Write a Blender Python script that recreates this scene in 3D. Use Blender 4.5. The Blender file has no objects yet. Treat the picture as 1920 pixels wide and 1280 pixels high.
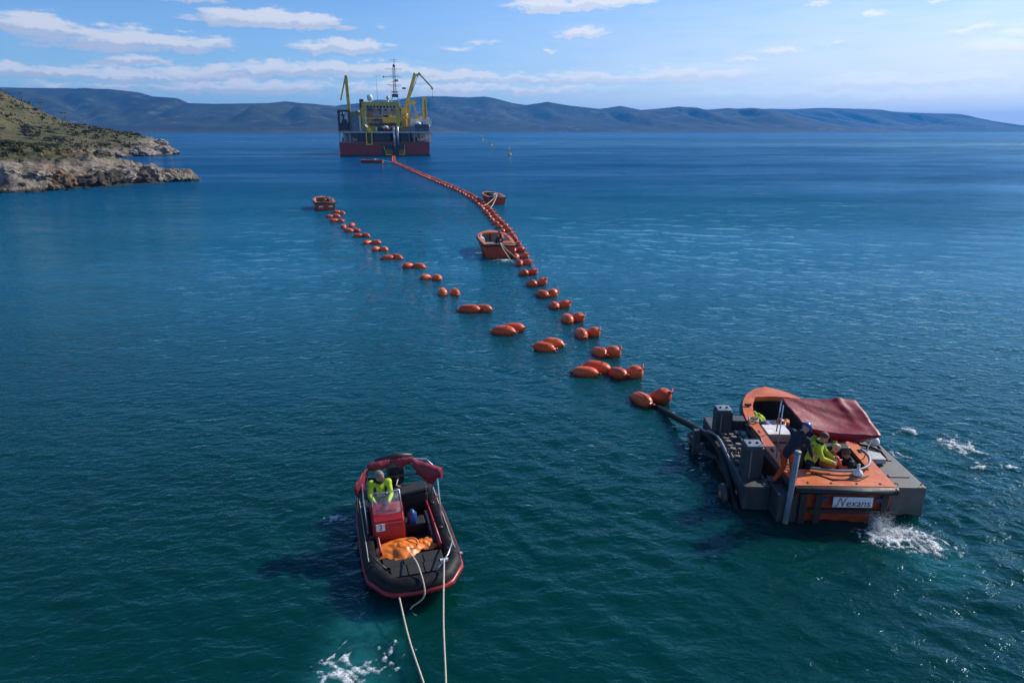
import bpy, bmesh, math, random
import numpy as np
from mathutils import Vector, Matrix, Euler, noise

sc = bpy.context.scene
R = math.radians
rng = random.Random(7)

# ------------------------------------------------------------------ camera, sky, sun, exposure
cam_d = bpy.data.cameras.new("camera")
cam = bpy.data.objects.new("camera", cam_d)
sc.collection.objects.link(cam)
cam.location = (0.0, 0.0, 9.0)
cam.rotation_euler = (R(90.0 - 17.15), 0.0, 0.0)
cam_d.sensor_width = 36.0
cam_d.lens = 24.0
cam_d.clip_start = 0.1
cam_d.clip_end = 40000.0
sc.camera = cam

SUN_AZ, SUN_EL = R(58.0), R(34.0)          # azimuth clockwise from +Y (to the right), elevation
sun_d = bpy.data.lights.new("sun", 'SUN')
sun_d.energy = 4.8
sun_d.angle = R(0.53)
sun_d.color = (1.0, 0.93, 0.83)
sun = bpy.data.objects.new("sun", sun_d)
sc.collection.objects.link(sun)
sv = Vector((math.sin(SUN_AZ) * math.cos(SUN_EL), math.cos(SUN_AZ) * math.cos(SUN_EL), math.sin(SUN_EL)))
sun.rotation_euler = sv.to_track_quat('Z', 'Y').to_euler()
sun.location = sv * 400

sc.view_settings.view_transform = 'Standard'
sc.view_settings.look = 'None'
sc.view_settings.exposure = 0.28
sc.view_settings.gamma = 1.0
sc.view_settings.use_curve_mapping = False
sc.render.engine = 'CYCLES'
sc.cycles.use_denoising = True
sc.cycles.max_bounces = 8
sc.cycles.diffuse_bounces = 3
sc.cycles.glossy_bounces = 3
sc.cycles.transmission_bounces = 4
sc.cycles.transparent_max_bounces = 8
sc.cycles.volume_bounces = 0
sc.cycles.sample_clamp_indirect = 4.0
sc.cycles.sample_clamp_direct = 4.0
sc.cycles.caustics_reflective = False
sc.cycles.caustics_refractive = False


class NT:
    """small helper to wire node trees"""
    def __init__(s, tree):
        s.t = tree
        s.L = tree.links

    def n(s, kind, **kw):
        nd = s.t.nodes.new(kind)
        for k, v in kw.items():
            setattr(nd, k, v)
        return nd

    def put(s, sock, v):
        if isinstance(v, bpy.types.NodeSocket):
            s.L.new(v, sock)
        elif v is not None:
            if isinstance(v, (tuple, list)) and len(v) == 3 and sock.type == 'RGBA':
                v = (*v, 1.0)
            sock.default_value = v

    def m(s, op, a, b=None, c=None, clamp=False):
        nd = s.n('ShaderNodeMath', operation=op)
        nd.use_clamp = clamp
        s.put(nd.inputs[0], a)
        if b is not None: s.put(nd.inputs[1], b)
        if c is not None: s.put(nd.inputs[2], c)
        return nd.outputs[0]

    def mix(s, f, a, b, blend='MIX'):
        nd = s.n('ShaderNodeMix', data_type='RGBA', blend_type=blend)
        s.put(nd.inputs[0], f); s.put(nd.inputs[6], a); s.put(nd.inputs[7], b)
        return nd.outputs[2]

    def ramp(s, f, lo, hi, a=0.0, b=1.0, smooth=True):
        nd = s.n('ShaderNodeMapRange')
        nd.interpolation_type = 'SMOOTHSTEP' if smooth else 'LINEAR'
        s.put(nd.inputs[0], f); s.put(nd.inputs[1], lo); s.put(nd.inputs[2], hi)
        s.put(nd.inputs[3], a); s.put(nd.inputs[4], b)
        return nd.outputs[0]

    def noise(s, vec, scale, detail=4.0, rough=0.55, dist=0.0):
        nd = s.n('ShaderNodeTexNoise')
        if vec is not None: s.L.new(vec, nd.inputs['Vector'])
        nd.inputs['Scale'].default_value = scale
        nd.inputs['Detail'].default_value = detail
        nd.inputs['Roughness'].default_value = rough
        nd.inputs['Distortion'].default_value = dist
        return nd.outputs[0]

    def mapping(s, vec, scale=(1, 1, 1), rot=(0, 0, 0), loc=(0, 0, 0)):
        nd = s.n('ShaderNodeMapping')
        s.L.new(vec, nd.inputs[0])
        nd.inputs['Scale'].default_value = scale
        nd.inputs['Rotation'].default_value = rot
        nd.inputs['Location'].default_value = loc
        return nd.outputs[0]


def make_world():
    w = bpy.data.worlds.new("World")
    sc.world = w
    w.use_nodes = True
    t = w.node_tree
    t.nodes.clear()
    k = NT(t)
    out = k.n('ShaderNodeOutputWorld')
    bg = k.n('ShaderNodeBackground')
    bg.inputs[1].default_value = SKY_STRENGTH
    k.L.new(bg.outputs[0], out.inputs[0])
    sky = k.n('ShaderNodeTexSky', sky_type='NISHITA')
    sky.sun_disc = False
    sky.sun_elevation = SUN_EL
    sky.sun_rotation = SUN_AZ
    sky.altitude = 0.0
    sky.air_density = 1.0
    sky.dust_density = 0.4
    sky.ozone_density = 3.0
    tint = k.mix(1.0, sky.outputs[0], (0.52, 0.77, 1.08), 'MULTIPLY')
    # clouds: low flat cumulus, soft, in bands that thicken towards the horizon
    tc = k.n('ShaderNodeTexCoord').outputs['Generated']
    sep = k.n('ShaderNodeSeparateXYZ')
    k.L.new(tc, sep.inputs[0])
    x, y, z = sep.outputs
    az = k.m('ARCTAN2', x, y)
    el = k.m('ARCSINE', z)

    def fieldat(dz):
        zz = k.m('ADD', z, dz)
        cv = k.n('ShaderNodeCombineXYZ')
        k.L.new(x, cv.inputs[0]); k.L.new(y, cv.inputs[1])
        k.L.new(k.m('MULTIPLY', zz, 5.2), cv.inputs[2])
        big = k.noise(k.mapping(cv.outputs[0], loc=(3.1, 1.7, 0.4)), 5.5, 2.0, 0.5)
        fine = k.noise(cv.outputs[0], 26.0, 6.0, 0.62, 0.3)
        return big, fine

    # named cloud banks: (azimuth, elevation, half width, half height, weight)
    banks = [(-17.83, 7.52, 5.73, 0.84, 1.00), (-12.70, 5.88, 4.20, 0.74, 1.00), (-28.70, 5.69, 4.98, 1.12, 0.90), (-24.43, 5.77, 4.24, 0.82, 0.90),
             (-32.80, 6.33, 3.30, 0.94, 0.85), (-27.26, 4.62, 2.86, 0.55, 0.80), (-22.85, 8.69, 2.10, 0.47, 0.90), (-33.28, 3.57, 3.96, 0.65, 0.80),
             (-28.07, 3.52, 4.75, 0.83, 0.85), (-22.58, 3.87, 4.03, 0.72, 0.85), (-16.25, 4.21, 5.52, 0.82, 0.90), (-10.73, 4.34, 6.98, 0.76, 0.90),
             (-4.59, 3.94, 4.59, 0.70, 0.90), (-1.26, 3.80, 5.02, 0.54, 0.80), (5.33, 7.05, 2.11, 0.55, 1.00), (3.66, 8.89, 4.43, 0.65, 1.00),
             (7.67, 9.12, 3.17, 0.57, 0.90), (2.98, 5.83, 0.74, 0.34, 0.70), (17.70, 4.98, 1.35, 0.29, 0.80), (20.06, 5.45, 1.98, 0.32, 0.85),
             (26.10, 7.62, 0.91, 0.40, 1.00), (33.62, 4.90, 2.24, 0.83, 0.95), (31.80, 6.25, 1.32, 0.29, 0.85), (34.28, 5.92, 1.24, 0.44, 0.85),
             (29.55, 8.15, 0.91, 0.32, 0.80), (22.35, 8.59, 1.03, 0.30, 0.80), (13.15, 4.00, 5.79, 0.75, 0.95), (6.67, 3.77, 6.50, 0.62, 0.85),
             (26.47, 3.16, 4.20, 0.63, 0.95), (31.27, 3.18, 3.25, 0.50, 0.95), (29.25, 2.11, 6.03, 0.76, 0.75), (2.94, 2.93, 6.24, 0.55, 0.70),
             (19.83, 2.46, 6.42, 0.60, 0.50), (-20.52, 2.90, 9.72, 0.81, 0.75), (-6.70, 2.99, 8.38, 0.86, 0.75), (-30.72, 2.76, 5.23, 0.47, 0.60),
             (-4.55, 5.86, 1.65, 0.34, 0.60), (-2.27, 6.32, 1.65, 0.26, 0.50), (-9.95, 7.41, 0.72, 0.25, 0.60), (23.40, 5.78, 0.69, 0.21, 0.50)]
    B = None
    edge = k.m('MULTIPLY', k.m('SUBTRACT', k.noise(tc, 40.0, 5.0, 0.6), 0.5), 0.022)
    el_w = k.m('ADD', el, edge)
    az_w = k.m('ADD', az, k.m('MULTIPLY', edge, 2.0))
    lift = None
    for a, e, wa, we, wt in banks:
        dx = k.m('DIVIDE', k.m('SUBTRACT', az_w, R(a)), R(wa))
        dy = k.m('DIVIDE', k.m('SUBTRACT', el_w, R(e)), R(we))
        # flat base: the lower half falls off twice as fast
        dy = k.m('MULTIPLY', dy, k.ramp(dy, -0.1, 0.1, 1.7, 1.0))
        q = k.m('MULTIPLY', k.m('ADD', k.m('MULTIPLY', dx, dx), k.m('MULTIPLY', dy, dy)), 0.62)
        b = k.m('MULTIPLY', k.m('SUBTRACT', 1.0, q), wt)
        b = k.m('MAXIMUM', b, 0.0)
        hgt = k.m('MULTIPLY', b, dy)
        B = b if B is None else k.m('MAXIMUM', B, b)
        lift = hgt if lift is None else k.m('ADD', lift, hgt)
    big, fine = fieldat(0.0)
    # the same sort of cloud all round the sky
    gen = k.m('MULTIPLY', k.ramp(big, 0.53, 0.72), k.ramp(k.m('ABSOLUTE', az), R(38), R(48)))
    gen = k.m('MULTIPLY', gen, k.ramp(el, R(0.5), R(3)))
    dens = k.m('MAXIMUM', B, gen)
    dens = k.m('ADD', dens, k.m('MULTIPLY', k.m('SUBTRACT', fine, 0.5), 2.0))
    cover = k.ramp(dens, 0.12, 0.75)
    cover = k.m('MULTIPLY', cover, k.m('MAXIMUM', k.ramp(B, 0.02, 0.3), gen))
    # thin veil low over the horizon
    veil = k.m('MULTIPLY', k.ramp(el, R(16.0), R(0.5)), k.ramp(az, R(-25), R(38), 0.14, 1.0))
    veil = k.m('MULTIPLY', veil, k.ramp(k.noise(k.mapping(tc, scale=(1, 1, 9)), 9.0, 4.0), 0.30, 0.62, 0.72, 1.0))
    cover = k.m('MAXIMUM', k.m('MULTIPLY', cover, 0.86), veil)
    shade = k.ramp(lift, -0.12, 0.22)
    warm = k.ramp(az, R(-40), R(60))
    top = k.mix(warm, CLOUD_TOP_L, CLOUD_TOP_R)
    low = k.mix(warm, CLOUD_LOW_L, CLOUD_LOW_R)
    ccol = k.mix(shade, low, top)
    col = k.mix(cover, tint, ccol)
    k.L.new(col, bg.inputs[0])


SKY_STRENGTH = 0.115
CLOUD_TOP_L, CLOUD_TOP_R = (5.4, 5.5, 6.0), (8.4, 8.4, 8.4)
CLOUD_LOW_L, CLOUD_LOW_R = (3.5, 3.9, 5.0), (7.9, 8.0, 8.2)
make_world()

# ------------------------------------------------------------------ helpers
COL = sc.collection


def tag(o, label=None, cat=None, group=None, kind=None):
    if label: o['label'] = label
    if cat: o['category'] = cat
    if group: o['group'] = group
    if kind: o['kind'] = kind
    return o


def empty(name, loc=(0, 0, 0), rz=0.0):
    o = bpy.data.objects.new(name, None)
    o.empty_display_size = 0.2
    o.location = loc
    o.rotation_euler = (0, 0, rz)
    COL.objects.link(o)
    return o


def copy_tree(o, parent=None):
    c = o.copy()
    COL.objects.link(c)
    if parent is not None:
        c.parent = parent
    for ch in o.children:
        copy_tree(ch, c)
    return c


def mesh_obj(name, verts, faces, mat=None, parent=None, smooth=False):
    me = bpy.data.meshes.new(name)
    me.from_pydata(verts, [], faces)
    me.update()
    if mat is not None:
        for mm in (mat if isinstance(mat, (list, tuple)) else [mat]):
            me.materials.append(mm)
    if smooth:
        me.polygons.foreach_set('use_smooth', [True] * len(me.polygons))
    o = bpy.data.objects.new(name, me)
    COL.objects.link(o)
    if parent is not None:
        o.parent = parent
    return o


class MB:
    """collects shapes and links them as one mesh object"""
    def __init__(s):
        s.v = []; s.f = []; s.sm = []

    def add(s, verts, faces, smooth=False):
        b = len(s.v)
        s.v += [tuple(p) for p in verts]
        s.f += [tuple(i + b for i in f) for f in faces]
        s.sm += [smooth] * len(faces)
        return s

    def box(s, c, d, rot=None, taper=None):
        hx, hy, hz = d[0] / 2, d[1] / 2, d[2] / 2
        tx, ty = taper if taper else (1, 1)
        P = [Vector((x * (tx if z > 0 else 1), y * (ty if z > 0 else 1), z)) for z in (-hz, hz) for x, y in ((-hx, -hy), (hx, -hy), (hx, hy), (-hx, hy))]
        if rot is not None:
            M = Euler(rot).to_matrix()
            P = [M @ p for p in P]
        c = Vector(c)
        return s.add([p + c for p in P], [(3, 2, 1, 0), (4, 5, 6, 7), (0, 1, 5, 4), (1, 2, 6, 5), (2, 3, 7, 6), (3, 0, 4, 7)])

    def rbox(s, c, d, b=0.02, rot=None):
        """box with chamfered edges"""
        bm = bmesh.new()
        bmesh.ops.create_cube(bm, size=1.0)
        for v in bm.verts:
            v.co = Vector((v.co.x * d[0], v.co.y * d[1], v.co.z * d[2]))
        bmesh.ops.bevel(bm, geom=bm.edges[:], offset=min(b, min(d) * 0.45), segments=2, affect='EDGES', profile=0.6)
        M = Euler(rot).to_matrix() if rot is not None else Matrix.Identity(3)
        c = Vector(c)
        bm.verts.index_update()
        s.add([M @ v.co + c for v in bm.verts], [[v.index for v in f.verts] for f in bm.faces], False)
        bm.free()
        return s

    def tube(s, pts, r, n=8, caps=True, smooth=True, flat=1.0):
        pts = [Vector(p) for p in pts]
        rr = r if isinstance(r, (list, tuple)) else [r] * len(pts)
        V = []; F = []
        up0 = None
        for i, p in enumerate(pts):
            a = pts[max(i - 1, 0)]; b = pts[min(i + 1, len(pts) - 1)]
            d = (b - a).normalized() if (b - a).length > 1e-9 else Vector((0, 0, 1))
            if up0 is None:
                up0 = Vector((0, 0, 1)) if abs(d.z) < 0.9 else Vector((1, 0, 0))
            sd = d.cross(up0)
            if sd.length < 1e-6: sd = d.cross(Vector((0.3, 1, 0.2)))
            sd.normalize()
            up = sd.cross(d).normalized()
            up0 = up
            for q in range(n):
                t = 2 * math.pi * q / n
                V.append(p + sd * (rr[i] * math.cos(t)) + up * (rr[i] * flat * math.sin(t)))
        for i in range(len(pts) - 1):
            for q in range(n):
                F.append((i * n + q, i * n + (q + 1) % n, (i + 1) * n + (q + 1) % n, (i + 1) * n + q))
        s.add(V, F, smooth)
        if caps:
            b = len(s.v) - len(V)
            s.f.append(tuple(b + q for q in range(n))[::-1]); s.sm.append(False)
            s.f.append(tuple(b + (len(pts) - 1) * n + q for q in range(n))); s.sm.append(False)
        return s

    def bar(s, a, b, w, h=None):
        """square bar from a to b"""
        h = h or w
        a, b = Vector(a), Vector(b)
        d = (b - a).normalized()
        up = Vector((0, 0, 1)) if abs(d.z) < 0.95 else Vector((0, 1, 0))
        sd = d.cross(up).normalized(); up = sd.cross(d)
        V = [p + sd * (sx * w / 2) + up * (sz * h / 2) for p in (a, b) for sx, sz in ((-1, -1), (1, -1), (1, 1), (-1, 1))]
        return s.add(V, [(3, 2, 1, 0), (4, 5, 6, 7), (0, 1, 5, 4), (1, 2, 6, 5), (2, 3, 7, 6), (3, 0, 4, 7)])

    def lathe(s, prof, c=(0, 0, 0), n=16, axis='Z', smooth=True):
        V = []; F = []
        for r, z in prof:
            for q in range(n):
                t = 2 * math.pi * q / n
                p = (r * math.cos(t), r * math.sin(t), z)
                if axis == 'X': p = (p[2], p[0], p[1])
                if axis == 'Y': p = (p[0], p[2], p[1])
                V.append((p[0] + c[0], p[1] + c[1], p[2] + c[2]))
        for i in range(len(prof) - 1):
            for q in range(n):
                F.append((i * n + q, i * n + (q + 1) % n, (i + 1) * n + (q + 1) % n, (i + 1) * n + q))
        F.append(tuple(range(n))[::-1])
        F.append(tuple((len(prof) - 1) * n + q for q in range(n)))
        return s.add(V, F, smooth)

    def ball(s, c, r, n=12, sz=(1, 1, 1)):
        m = max(4, n // 2)
        prof = [(max(1e-3, math.sin(math.pi * i / m)) * r, -math.cos(math.pi * i / m) * r) for i in range(m + 1)]
        b = len(s.v)
        s.lathe(prof, (0, 0, 0), n)
        for i in range(b, len(s.v)):
            p = s.v[i]
            s.v[i] = (p[0] * sz[0] + c[0], p[1] * sz[1] + c[1], p[2] * sz[2] + c[2])
        return s

    def prism(s, poly, z0, z1):
        n = len(poly)
        V = [(p[0], p[1], z0) for p in poly] + [(p[0], p[1], z1) for p in poly]
        F = [tuple(range(n))[::-1], tuple(range(n, 2 * n))] + [(i, (i + 1) % n, n + (i + 1) % n, n + i) for i in range(n)]
        return s.add(V, F)

    def grid(s, rows, smooth=True, close=False):
        n = len(rows[0])
        V = [p for r in rows for p in r]
        F = [(i * n + j, i * n + j + 1, (i + 1) * n + j + 1, (i + 1) * n + j) for i in range(len(rows) - 1) for j in range(n - 1)]
        if close:
            F += [(i * n + n - 1, i * n, (i + 1) * n, (i + 1) * n + n - 1) for i in range(len(rows) - 1)]
        return s.add(V, F, smooth)

    def build(s, name, mat, parent=None):
        me = bpy.data.meshes.new(name)
        me.from_pydata(s.v, [], s.f)
        me.update()
        me.polygons.foreach_set('use_smooth', s.sm)
        for mm in (mat if isinstance(mat, (list, tuple)) else [mat]):
            me.materials.append(mm)
        bm = bmesh.new(); bm.from_mesh(me)
        bmesh.ops.recalc_face_normals(bm, faces=bm.faces)
        bm.to_mesh(me); bm.free()
        o = bpy.data.objects.new(name, me)
        COL.objects.link(o)
        if parent is not None: o.parent = parent
        return o


# ------------------------------------------------------------------ materials
def mat(name, col, rough=0.5, metal=0.0, var=0.25, scale=6.0, bump=0.0, bscale=40.0, dirt=None, dirt_amt=0.35, coat=0.0, spec=0.5, stretch=(1, 1, 1), rand=0.0):
    m = bpy.data.materials.new(name)
    m.use_nodes = True
    k = NT(m.node_tree)
    bs = m.node_tree.nodes['Principled BSDF']
    tc = k.n('ShaderNodeTexCoord').outputs['Object']
    vec = k.mapping(tc, scale=stretch)
    nz = k.noise(vec, scale, 5.0, 0.6)
    dark = tuple(c * (1 - var) for c in col); lite = tuple(min(1, c * (1 + var * 0.7)) for c in col)
    c = k.mix(k.ramp(nz, 0.3, 0.7), dark, lite)
    if dirt is not None:
        n2 = k.noise(vec, scale * 2.3, 6.0, 0.7)
        c = k.mix(k.m('MULTIPLY', k.ramp(n2, 0.5, 0.68), dirt_amt), c, dirt)
    if rand:
        oi = k.n('ShaderNodeObjectInfo').outputs['Random']
        c = k.mix(k.m('MULTIPLY', oi, rand), c, (0.74, 0.19, 0.06))
        sc2 = k.ramp(k.noise(k.mapping(vec, loc=(5, 2, 1)), scale * 5, 6.0, 0.75), 0.58, 0.7)
        c = k.mix(k.m('MULTIPLY', sc2, 0.5), c, (0.16, 0.05, 0.03))
    k.L.new(c, bs.inputs['Base Color'])
    k.put(bs.inputs['Roughness'], k.ramp(nz, 0.2, 0.8, max(0.02, rough - 0.1), min(1, rough + 0.12)))
    bs.inputs['Metallic'].default_value = metal
    bs.inputs['Specular IOR Level'].default_value = spec
    bs.inputs['Coat Weight'].default_value = coat
    if bump:
        bn = k.n('ShaderNodeBump')
        bn.inputs['Strength'].default_value = bump
        bn.inputs['Distance'].default_value = 0.02
        k.L.new(k.noise(vec, bscale, 4.0, 0.6), bn.inputs['Height'])
        k.L.new(bn.outputs[0], bs.inputs['Normal'])
    return m


# ------------------------------------------------------------------ sea
WV = []
_r = np.random.RandomState(11)
for lam in np.exp(np.linspace(np.log(0.30), np.log(6.0), 64)):
    th = R(68) + _r.normal(0, 0.55)                # travel direction, mostly towards the viewer
    WV.append((lam, th, _r.uniform(0, 2 * math.pi), _r.uniform(0.6, 1.4)))


def sea_height(x, y, dmin=None):
    """height of the water at x, y (arrays)"""
    h = np.zeros_like(x)
    gust = 0.75 + 0.35 * np.sin(x * 0.13 + 0.6 * np.sin(y * 0.05)) * np.sin(y * 0.11 + 1.3 * np.sin(x * 0.06))
    for lam, th, ph, w in WV:
        kx, ky = math.cos(th) * 2 * math.pi / lam, math.sin(th) * 2 * math.pi / lam
        a = 0.032 * w * lam / (2 * math.pi)
        if lam > 0.8: a *= (0.8 / lam) ** 1.25
        t = np.sin(kx * x + ky * y + ph + 0.9 * np.sin(0.21 * kx * y - 0.17 * ky * x + ph * 2))
        if dmin is not None:
            t = t * np.clip((lam / (dmin + 1e-6) - 2.2) / 2.5, 0, 1)
        h += a * t * gust
    # rings thrown out by the thrusters of the cable boat and by the small boat
    for cx, cy, r0, r1, lam, amp in RINGS:
        d = np.hypot((x - cx) + 0.28 * np.sin(y * 2.1 + cx) + 0.17 * np.sin(x * 3.7 + y * 1.9), (y - cy) * 1.25 + 0.28 * np.sin(x * 1.7 + cy) + 0.15 * np.sin(y * 4.1 - x * 2.3))
        e = np.exp(-((d - r0) / r1) ** 2)
        t = np.sin(d * 2 * math.pi / lam + 0.5 * np.sin(3 * np.arctan2(y - cy, x - cx)))
        if dmin is not None:
            t = t * np.clip((lam / (dmin + 1e-6) - 2.2) / 2.5, 0, 1)
        h += amp * e * t
    return h


RINGS = [(12.6, 18.0, 1.5, 1.3, 0.55, 0.022), (8.9, 14.1, 1.6, 1.4, 0.6, 0.018), (-2.4, 13.2, 2.9, 1.0, 0.6, 0.012),
         (-0.9, 49.0, 4.0, 2.0, 1.2, 0.02), (4.8, 22.6, 1.4, 1.2, 0.6, 0.012), (6.5, 16.5, 4.4, 1.6, 0.7, 0.012)]


def axis_pts(lo, hi, inner0, inner1, step, g):
    a = list(np.arange(inner0, inner1 + 1e-6, step))
    s, p = step, inner1
    while p < hi:
        s *= g; p += s; a.append(p)
    s, p = step, inner0
    while p > lo:
        s *= g; p -= s; a.insert(0, p)
    return np.array(a)


def smooth01(t):
    t = np.clip(t, 0, 1)
    return t * t * (3 - 2 * t)


def make_sea():
    xs = axis_pts(-16000, 16000, -11.0, 16.0, 0.085, 1.028)
    ys = [-40.0, -20, -10, -4, 0, 3, 5, 6.5]
    y = 7.4
    while y < 20000:
        ys.append(y); y += max(0.07, 0.0082 * y)
    ys = np.array(ys)
    X, Y = np.meshgrid(xs, ys)
    dx = np.gradient(xs)[None, :] + 0 * X
    dy = np.gradient(ys)[:, None] + 0 * X
    Z = sea_height(X, Y, np.maximum(dx, dy * 0.9))
    n, m = X.shape
    me = bpy.data.meshes.new("sea")
    co = np.stack([X, Y, Z], -1).reshape(-1, 3).astype(np.float32)
    i = np.arange((n - 1) * (m - 1))
    r, c = i // (m - 1), i % (m - 1)
    a = r * m + c
    quads = np.stack([a, a + 1, a + m + 1, a + m], -1).astype(np.int32)
    me.vertices.add(n * m); me.vertices.foreach_set('co', co.ravel())
    me.loops.add(quads.size); me.loops.foreach_set('vertex_index', quads.ravel())
    me.polygons.add(len(quads)); me.polygons.foreach_set('loop_start', np.arange(0, quads.size, 4, dtype=np.int32))
    me.update(calc_edges=True)
    me.polygons.foreach_set('use_smooth', np.ones(len(quads), dtype=bool))
    # aerated, milky water left by propellers
    A = np.zeros_like(X)
    for x0, y0, x1, y1, w, s in [(-2.75, 11.0, -2.75, 4.0, 1.15, 1.0), (8.9, 14.2, 9.3, 12.8, 1.0, 0.3), (13.0, 18.2, 12.2, 18.4, 1.3, 0.15)]:
        ex, ey = x1 - x0, y1 - y0
        L2 = ex * ex + ey * ey
        t = np.clip(((X - x0) * ex + (Y - y0) * ey) / L2, 0, 1)
        d = np.hypot(X - x0 - t * ex, Y - y0 - t * ey)
        w2 = w * (0.75 + 0.5 * t)
        A = np.maximum(A, s * (1 - smooth01((d - 0.1 * w2) / (1.1 * w2))) * (0.45 + 0.55 * t if s > 0.9 else 1))
    at = me.attributes.new('aeration', 'FLOAT', 'POINT')
    at.data.foreach_set('value', A.ravel().astype(np.float32))
    me.materials.append(water_mat())
    o = bpy.data.objects.new("sea", me)
    COL.objects.link(o)
    tag(o, kind='structure')
    return o


def water_mat():
    m = bpy.data.materials.new("sea_water")
    m.use_nodes = True
    k = NT(m.node_tree)
    bs = m.node_tree.nodes['Principled BSDF']
    geo = k.n('ShaderNodeNewGeometry').outputs['Position']
    big = k.noise(k.mapping(geo, scale=(0.35, 1, 1)), 0.035, 4.0, 0.6)
    body = k.mix(k.ramp(big, 0.32, 0.68), WATER_A, WATER_B)
    # body colour turns bluer with distance, painting in blue of the reflected sky
    sp = k.n('ShaderNodeSeparateXYZ'); k.L.new(geo, sp.inputs[0])
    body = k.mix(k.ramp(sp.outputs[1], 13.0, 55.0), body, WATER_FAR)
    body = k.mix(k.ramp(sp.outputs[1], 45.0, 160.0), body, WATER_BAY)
    ae = k.n('ShaderNodeAttribute', attribute_name='aeration').outputs['Fac']
    ae = k.m('MULTIPLY', ae, k.ramp(k.noise(geo, 1.6, 4.0, 0.6), 0.3, 0.7, 0.25, 1.0))
    body = k.mix(ae, body, (0.02, 0.20, 0.21))
    k.L.new(body, bs.inputs['Base Color'])
    # light spreads inside the water, so shadows of the boats are soft
    m_sss = bs.inputs['Subsurface Weight']; m_sss.default_value = 1.0
    bs.subsurface_method = 'BURLEY'
    bs.inputs['Subsurface Radius'].default_value = (0.3, 1.0, 1.0)
    bs.inputs['Subsurface Scale'].default_value = 0.55
    # beyond the reach of the mesh the wave slopes widen the mirror
    k.put(bs.inputs['Roughness'], k.ramp(sp.outputs[1], 60.0, 600.0, 0.04, 0.30))
    bs.inputs['IOR'].default_value = 1.333
    bs.inputs['Specular IOR Level'].default_value = 0.0
    # wind ripples; patches of calmer water in long streaks
    calm = k.ramp(k.noise(k.mapping(geo, scale=(0.16, 1, 1), rot=(0, 0, R(8))), 0.05, 3.0, 0.55), 0.34, 0.62, 0.55, 1.0)
    r0 = k.noise(k.mapping(geo, scale=(0.85, 1.2, 1), rot=(0, 0, R(-28))), 7.0, 2.0, 0.5, 0.5)
    r1 = k.noise(k.mapping(geo, scale=(0.8, 1.3, 1), rot=(0, 0, R(-22))), 3.1, 3.0, 0.55, 0.4)
    r2 = k.noise(k.mapping(geo, scale=(0.65, 1.2, 1), rot=(0, 0, R(10))), 1.0, 3.0, 0.55, 0.3)
    r3 = k.noise(k.mapping(geo, scale=(0.55, 1.2, 1), rot=(0, 0, R(-12))), 0.22, 3.0, 0.55)
    # waves the mesh is too coarse to carry farther out
    far = k.ramp(sp.outputs[1], 22.0, 110.0)
    a1 = k.m('MULTIPLY_ADD', far, 0.20, 0.11)
    a2 = k.m('MULTIPLY_ADD', far, 0.75, 0.07)
    a3 = k.m('MULTIPLY_ADD', far, 1.2, 0.08)
    hgt = k.m('ADD', k.m('MULTIPLY', r0, 0.030), k.m('MULTIPLY', r1, a1))
    hgt = k.m('ADD', hgt, k.m('ADD', k.m('MULTIPLY', r2, a2), k.m('MULTIPLY', r3, a3)))
    bn = k.n('ShaderNodeBump')
    bn.inputs['Distance'].default_value = 1.0
    k.put(bn.inputs['Strength'], k.m('MULTIPLY', calm, 0.85))
    k.L.new(hgt, bn.inputs['Height'])
    k.L.new(bn.outputs[0], bs.inputs['Normal'])
    # mirror layer over the lit body of the water; at grazing angles the wave faces hide part of it
    gl = k.n('ShaderNodeBsdfGlossy')
    gl.inputs['Color'].default_value = (0.62, 0.90, 1.0, 1.0)
    k.put(gl.inputs['Roughness'], k.ramp(sp.outputs[1], 60.0, 600.0, 0.04, 0.16))
    k.L.new(bn.outputs[0], gl.inputs['Normal'])
    fr = k.n('ShaderNodeFresnel'); fr.inputs[0].default_value = 1.333
    k.L.new(bn.outputs[0], fr.inputs['Normal'])
    f = k.m('MULTIPLY', fr.outputs[0], k.ramp(fr.outputs[0], 0.05, 0.8, 1.0, 0.9))
    # gusts ruffle the far water in long patches and streaks
    gust = k.ramp(k.noise(k.mapping(geo, scale=(0.45, 1.0, 1), rot=(0, 0, R(6))), 0.045, 7.0, 0.72), 0.32, 0.68, 0.75, 1.5)
    gust2 = k.ramp(k.noise(k.mapping(geo, scale=(0.10, 1.0, 1), rot=(0, 0, R(-3))), 0.006, 5.0, 0.6), 0.35, 0.62, 0.62, 1.15)
    gmix = k.ramp(sp.outputs[1], 30.0, 120.0)
    gust = k.m('ADD', 1.0, k.m('MULTIPLY', gmix, k.m('SUBTRACT', k.m('MULTIPLY', gust, gust2), 1.0)))
    f = k.m('MULTIPLY', k.m('MULTIPLY', f, gust), k.ramp(sp.outputs[1], 90.0, 900.0, 1.0, 0.66), clamp=True)
    ms = k.n('ShaderNodeMixShader')
    k.put(ms.inputs[0], f)
    k.L.new(bs.outputs[0], ms.inputs[1]); k.L.new(gl.outputs[0], ms.inputs[2])
    k.L.new(ms.outputs[0], m.node_tree.nodes['Material Output'].inputs['Surface'])
    return m


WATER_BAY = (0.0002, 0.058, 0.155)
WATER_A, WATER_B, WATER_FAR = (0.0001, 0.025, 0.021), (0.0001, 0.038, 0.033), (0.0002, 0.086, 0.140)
make_sea()

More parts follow.
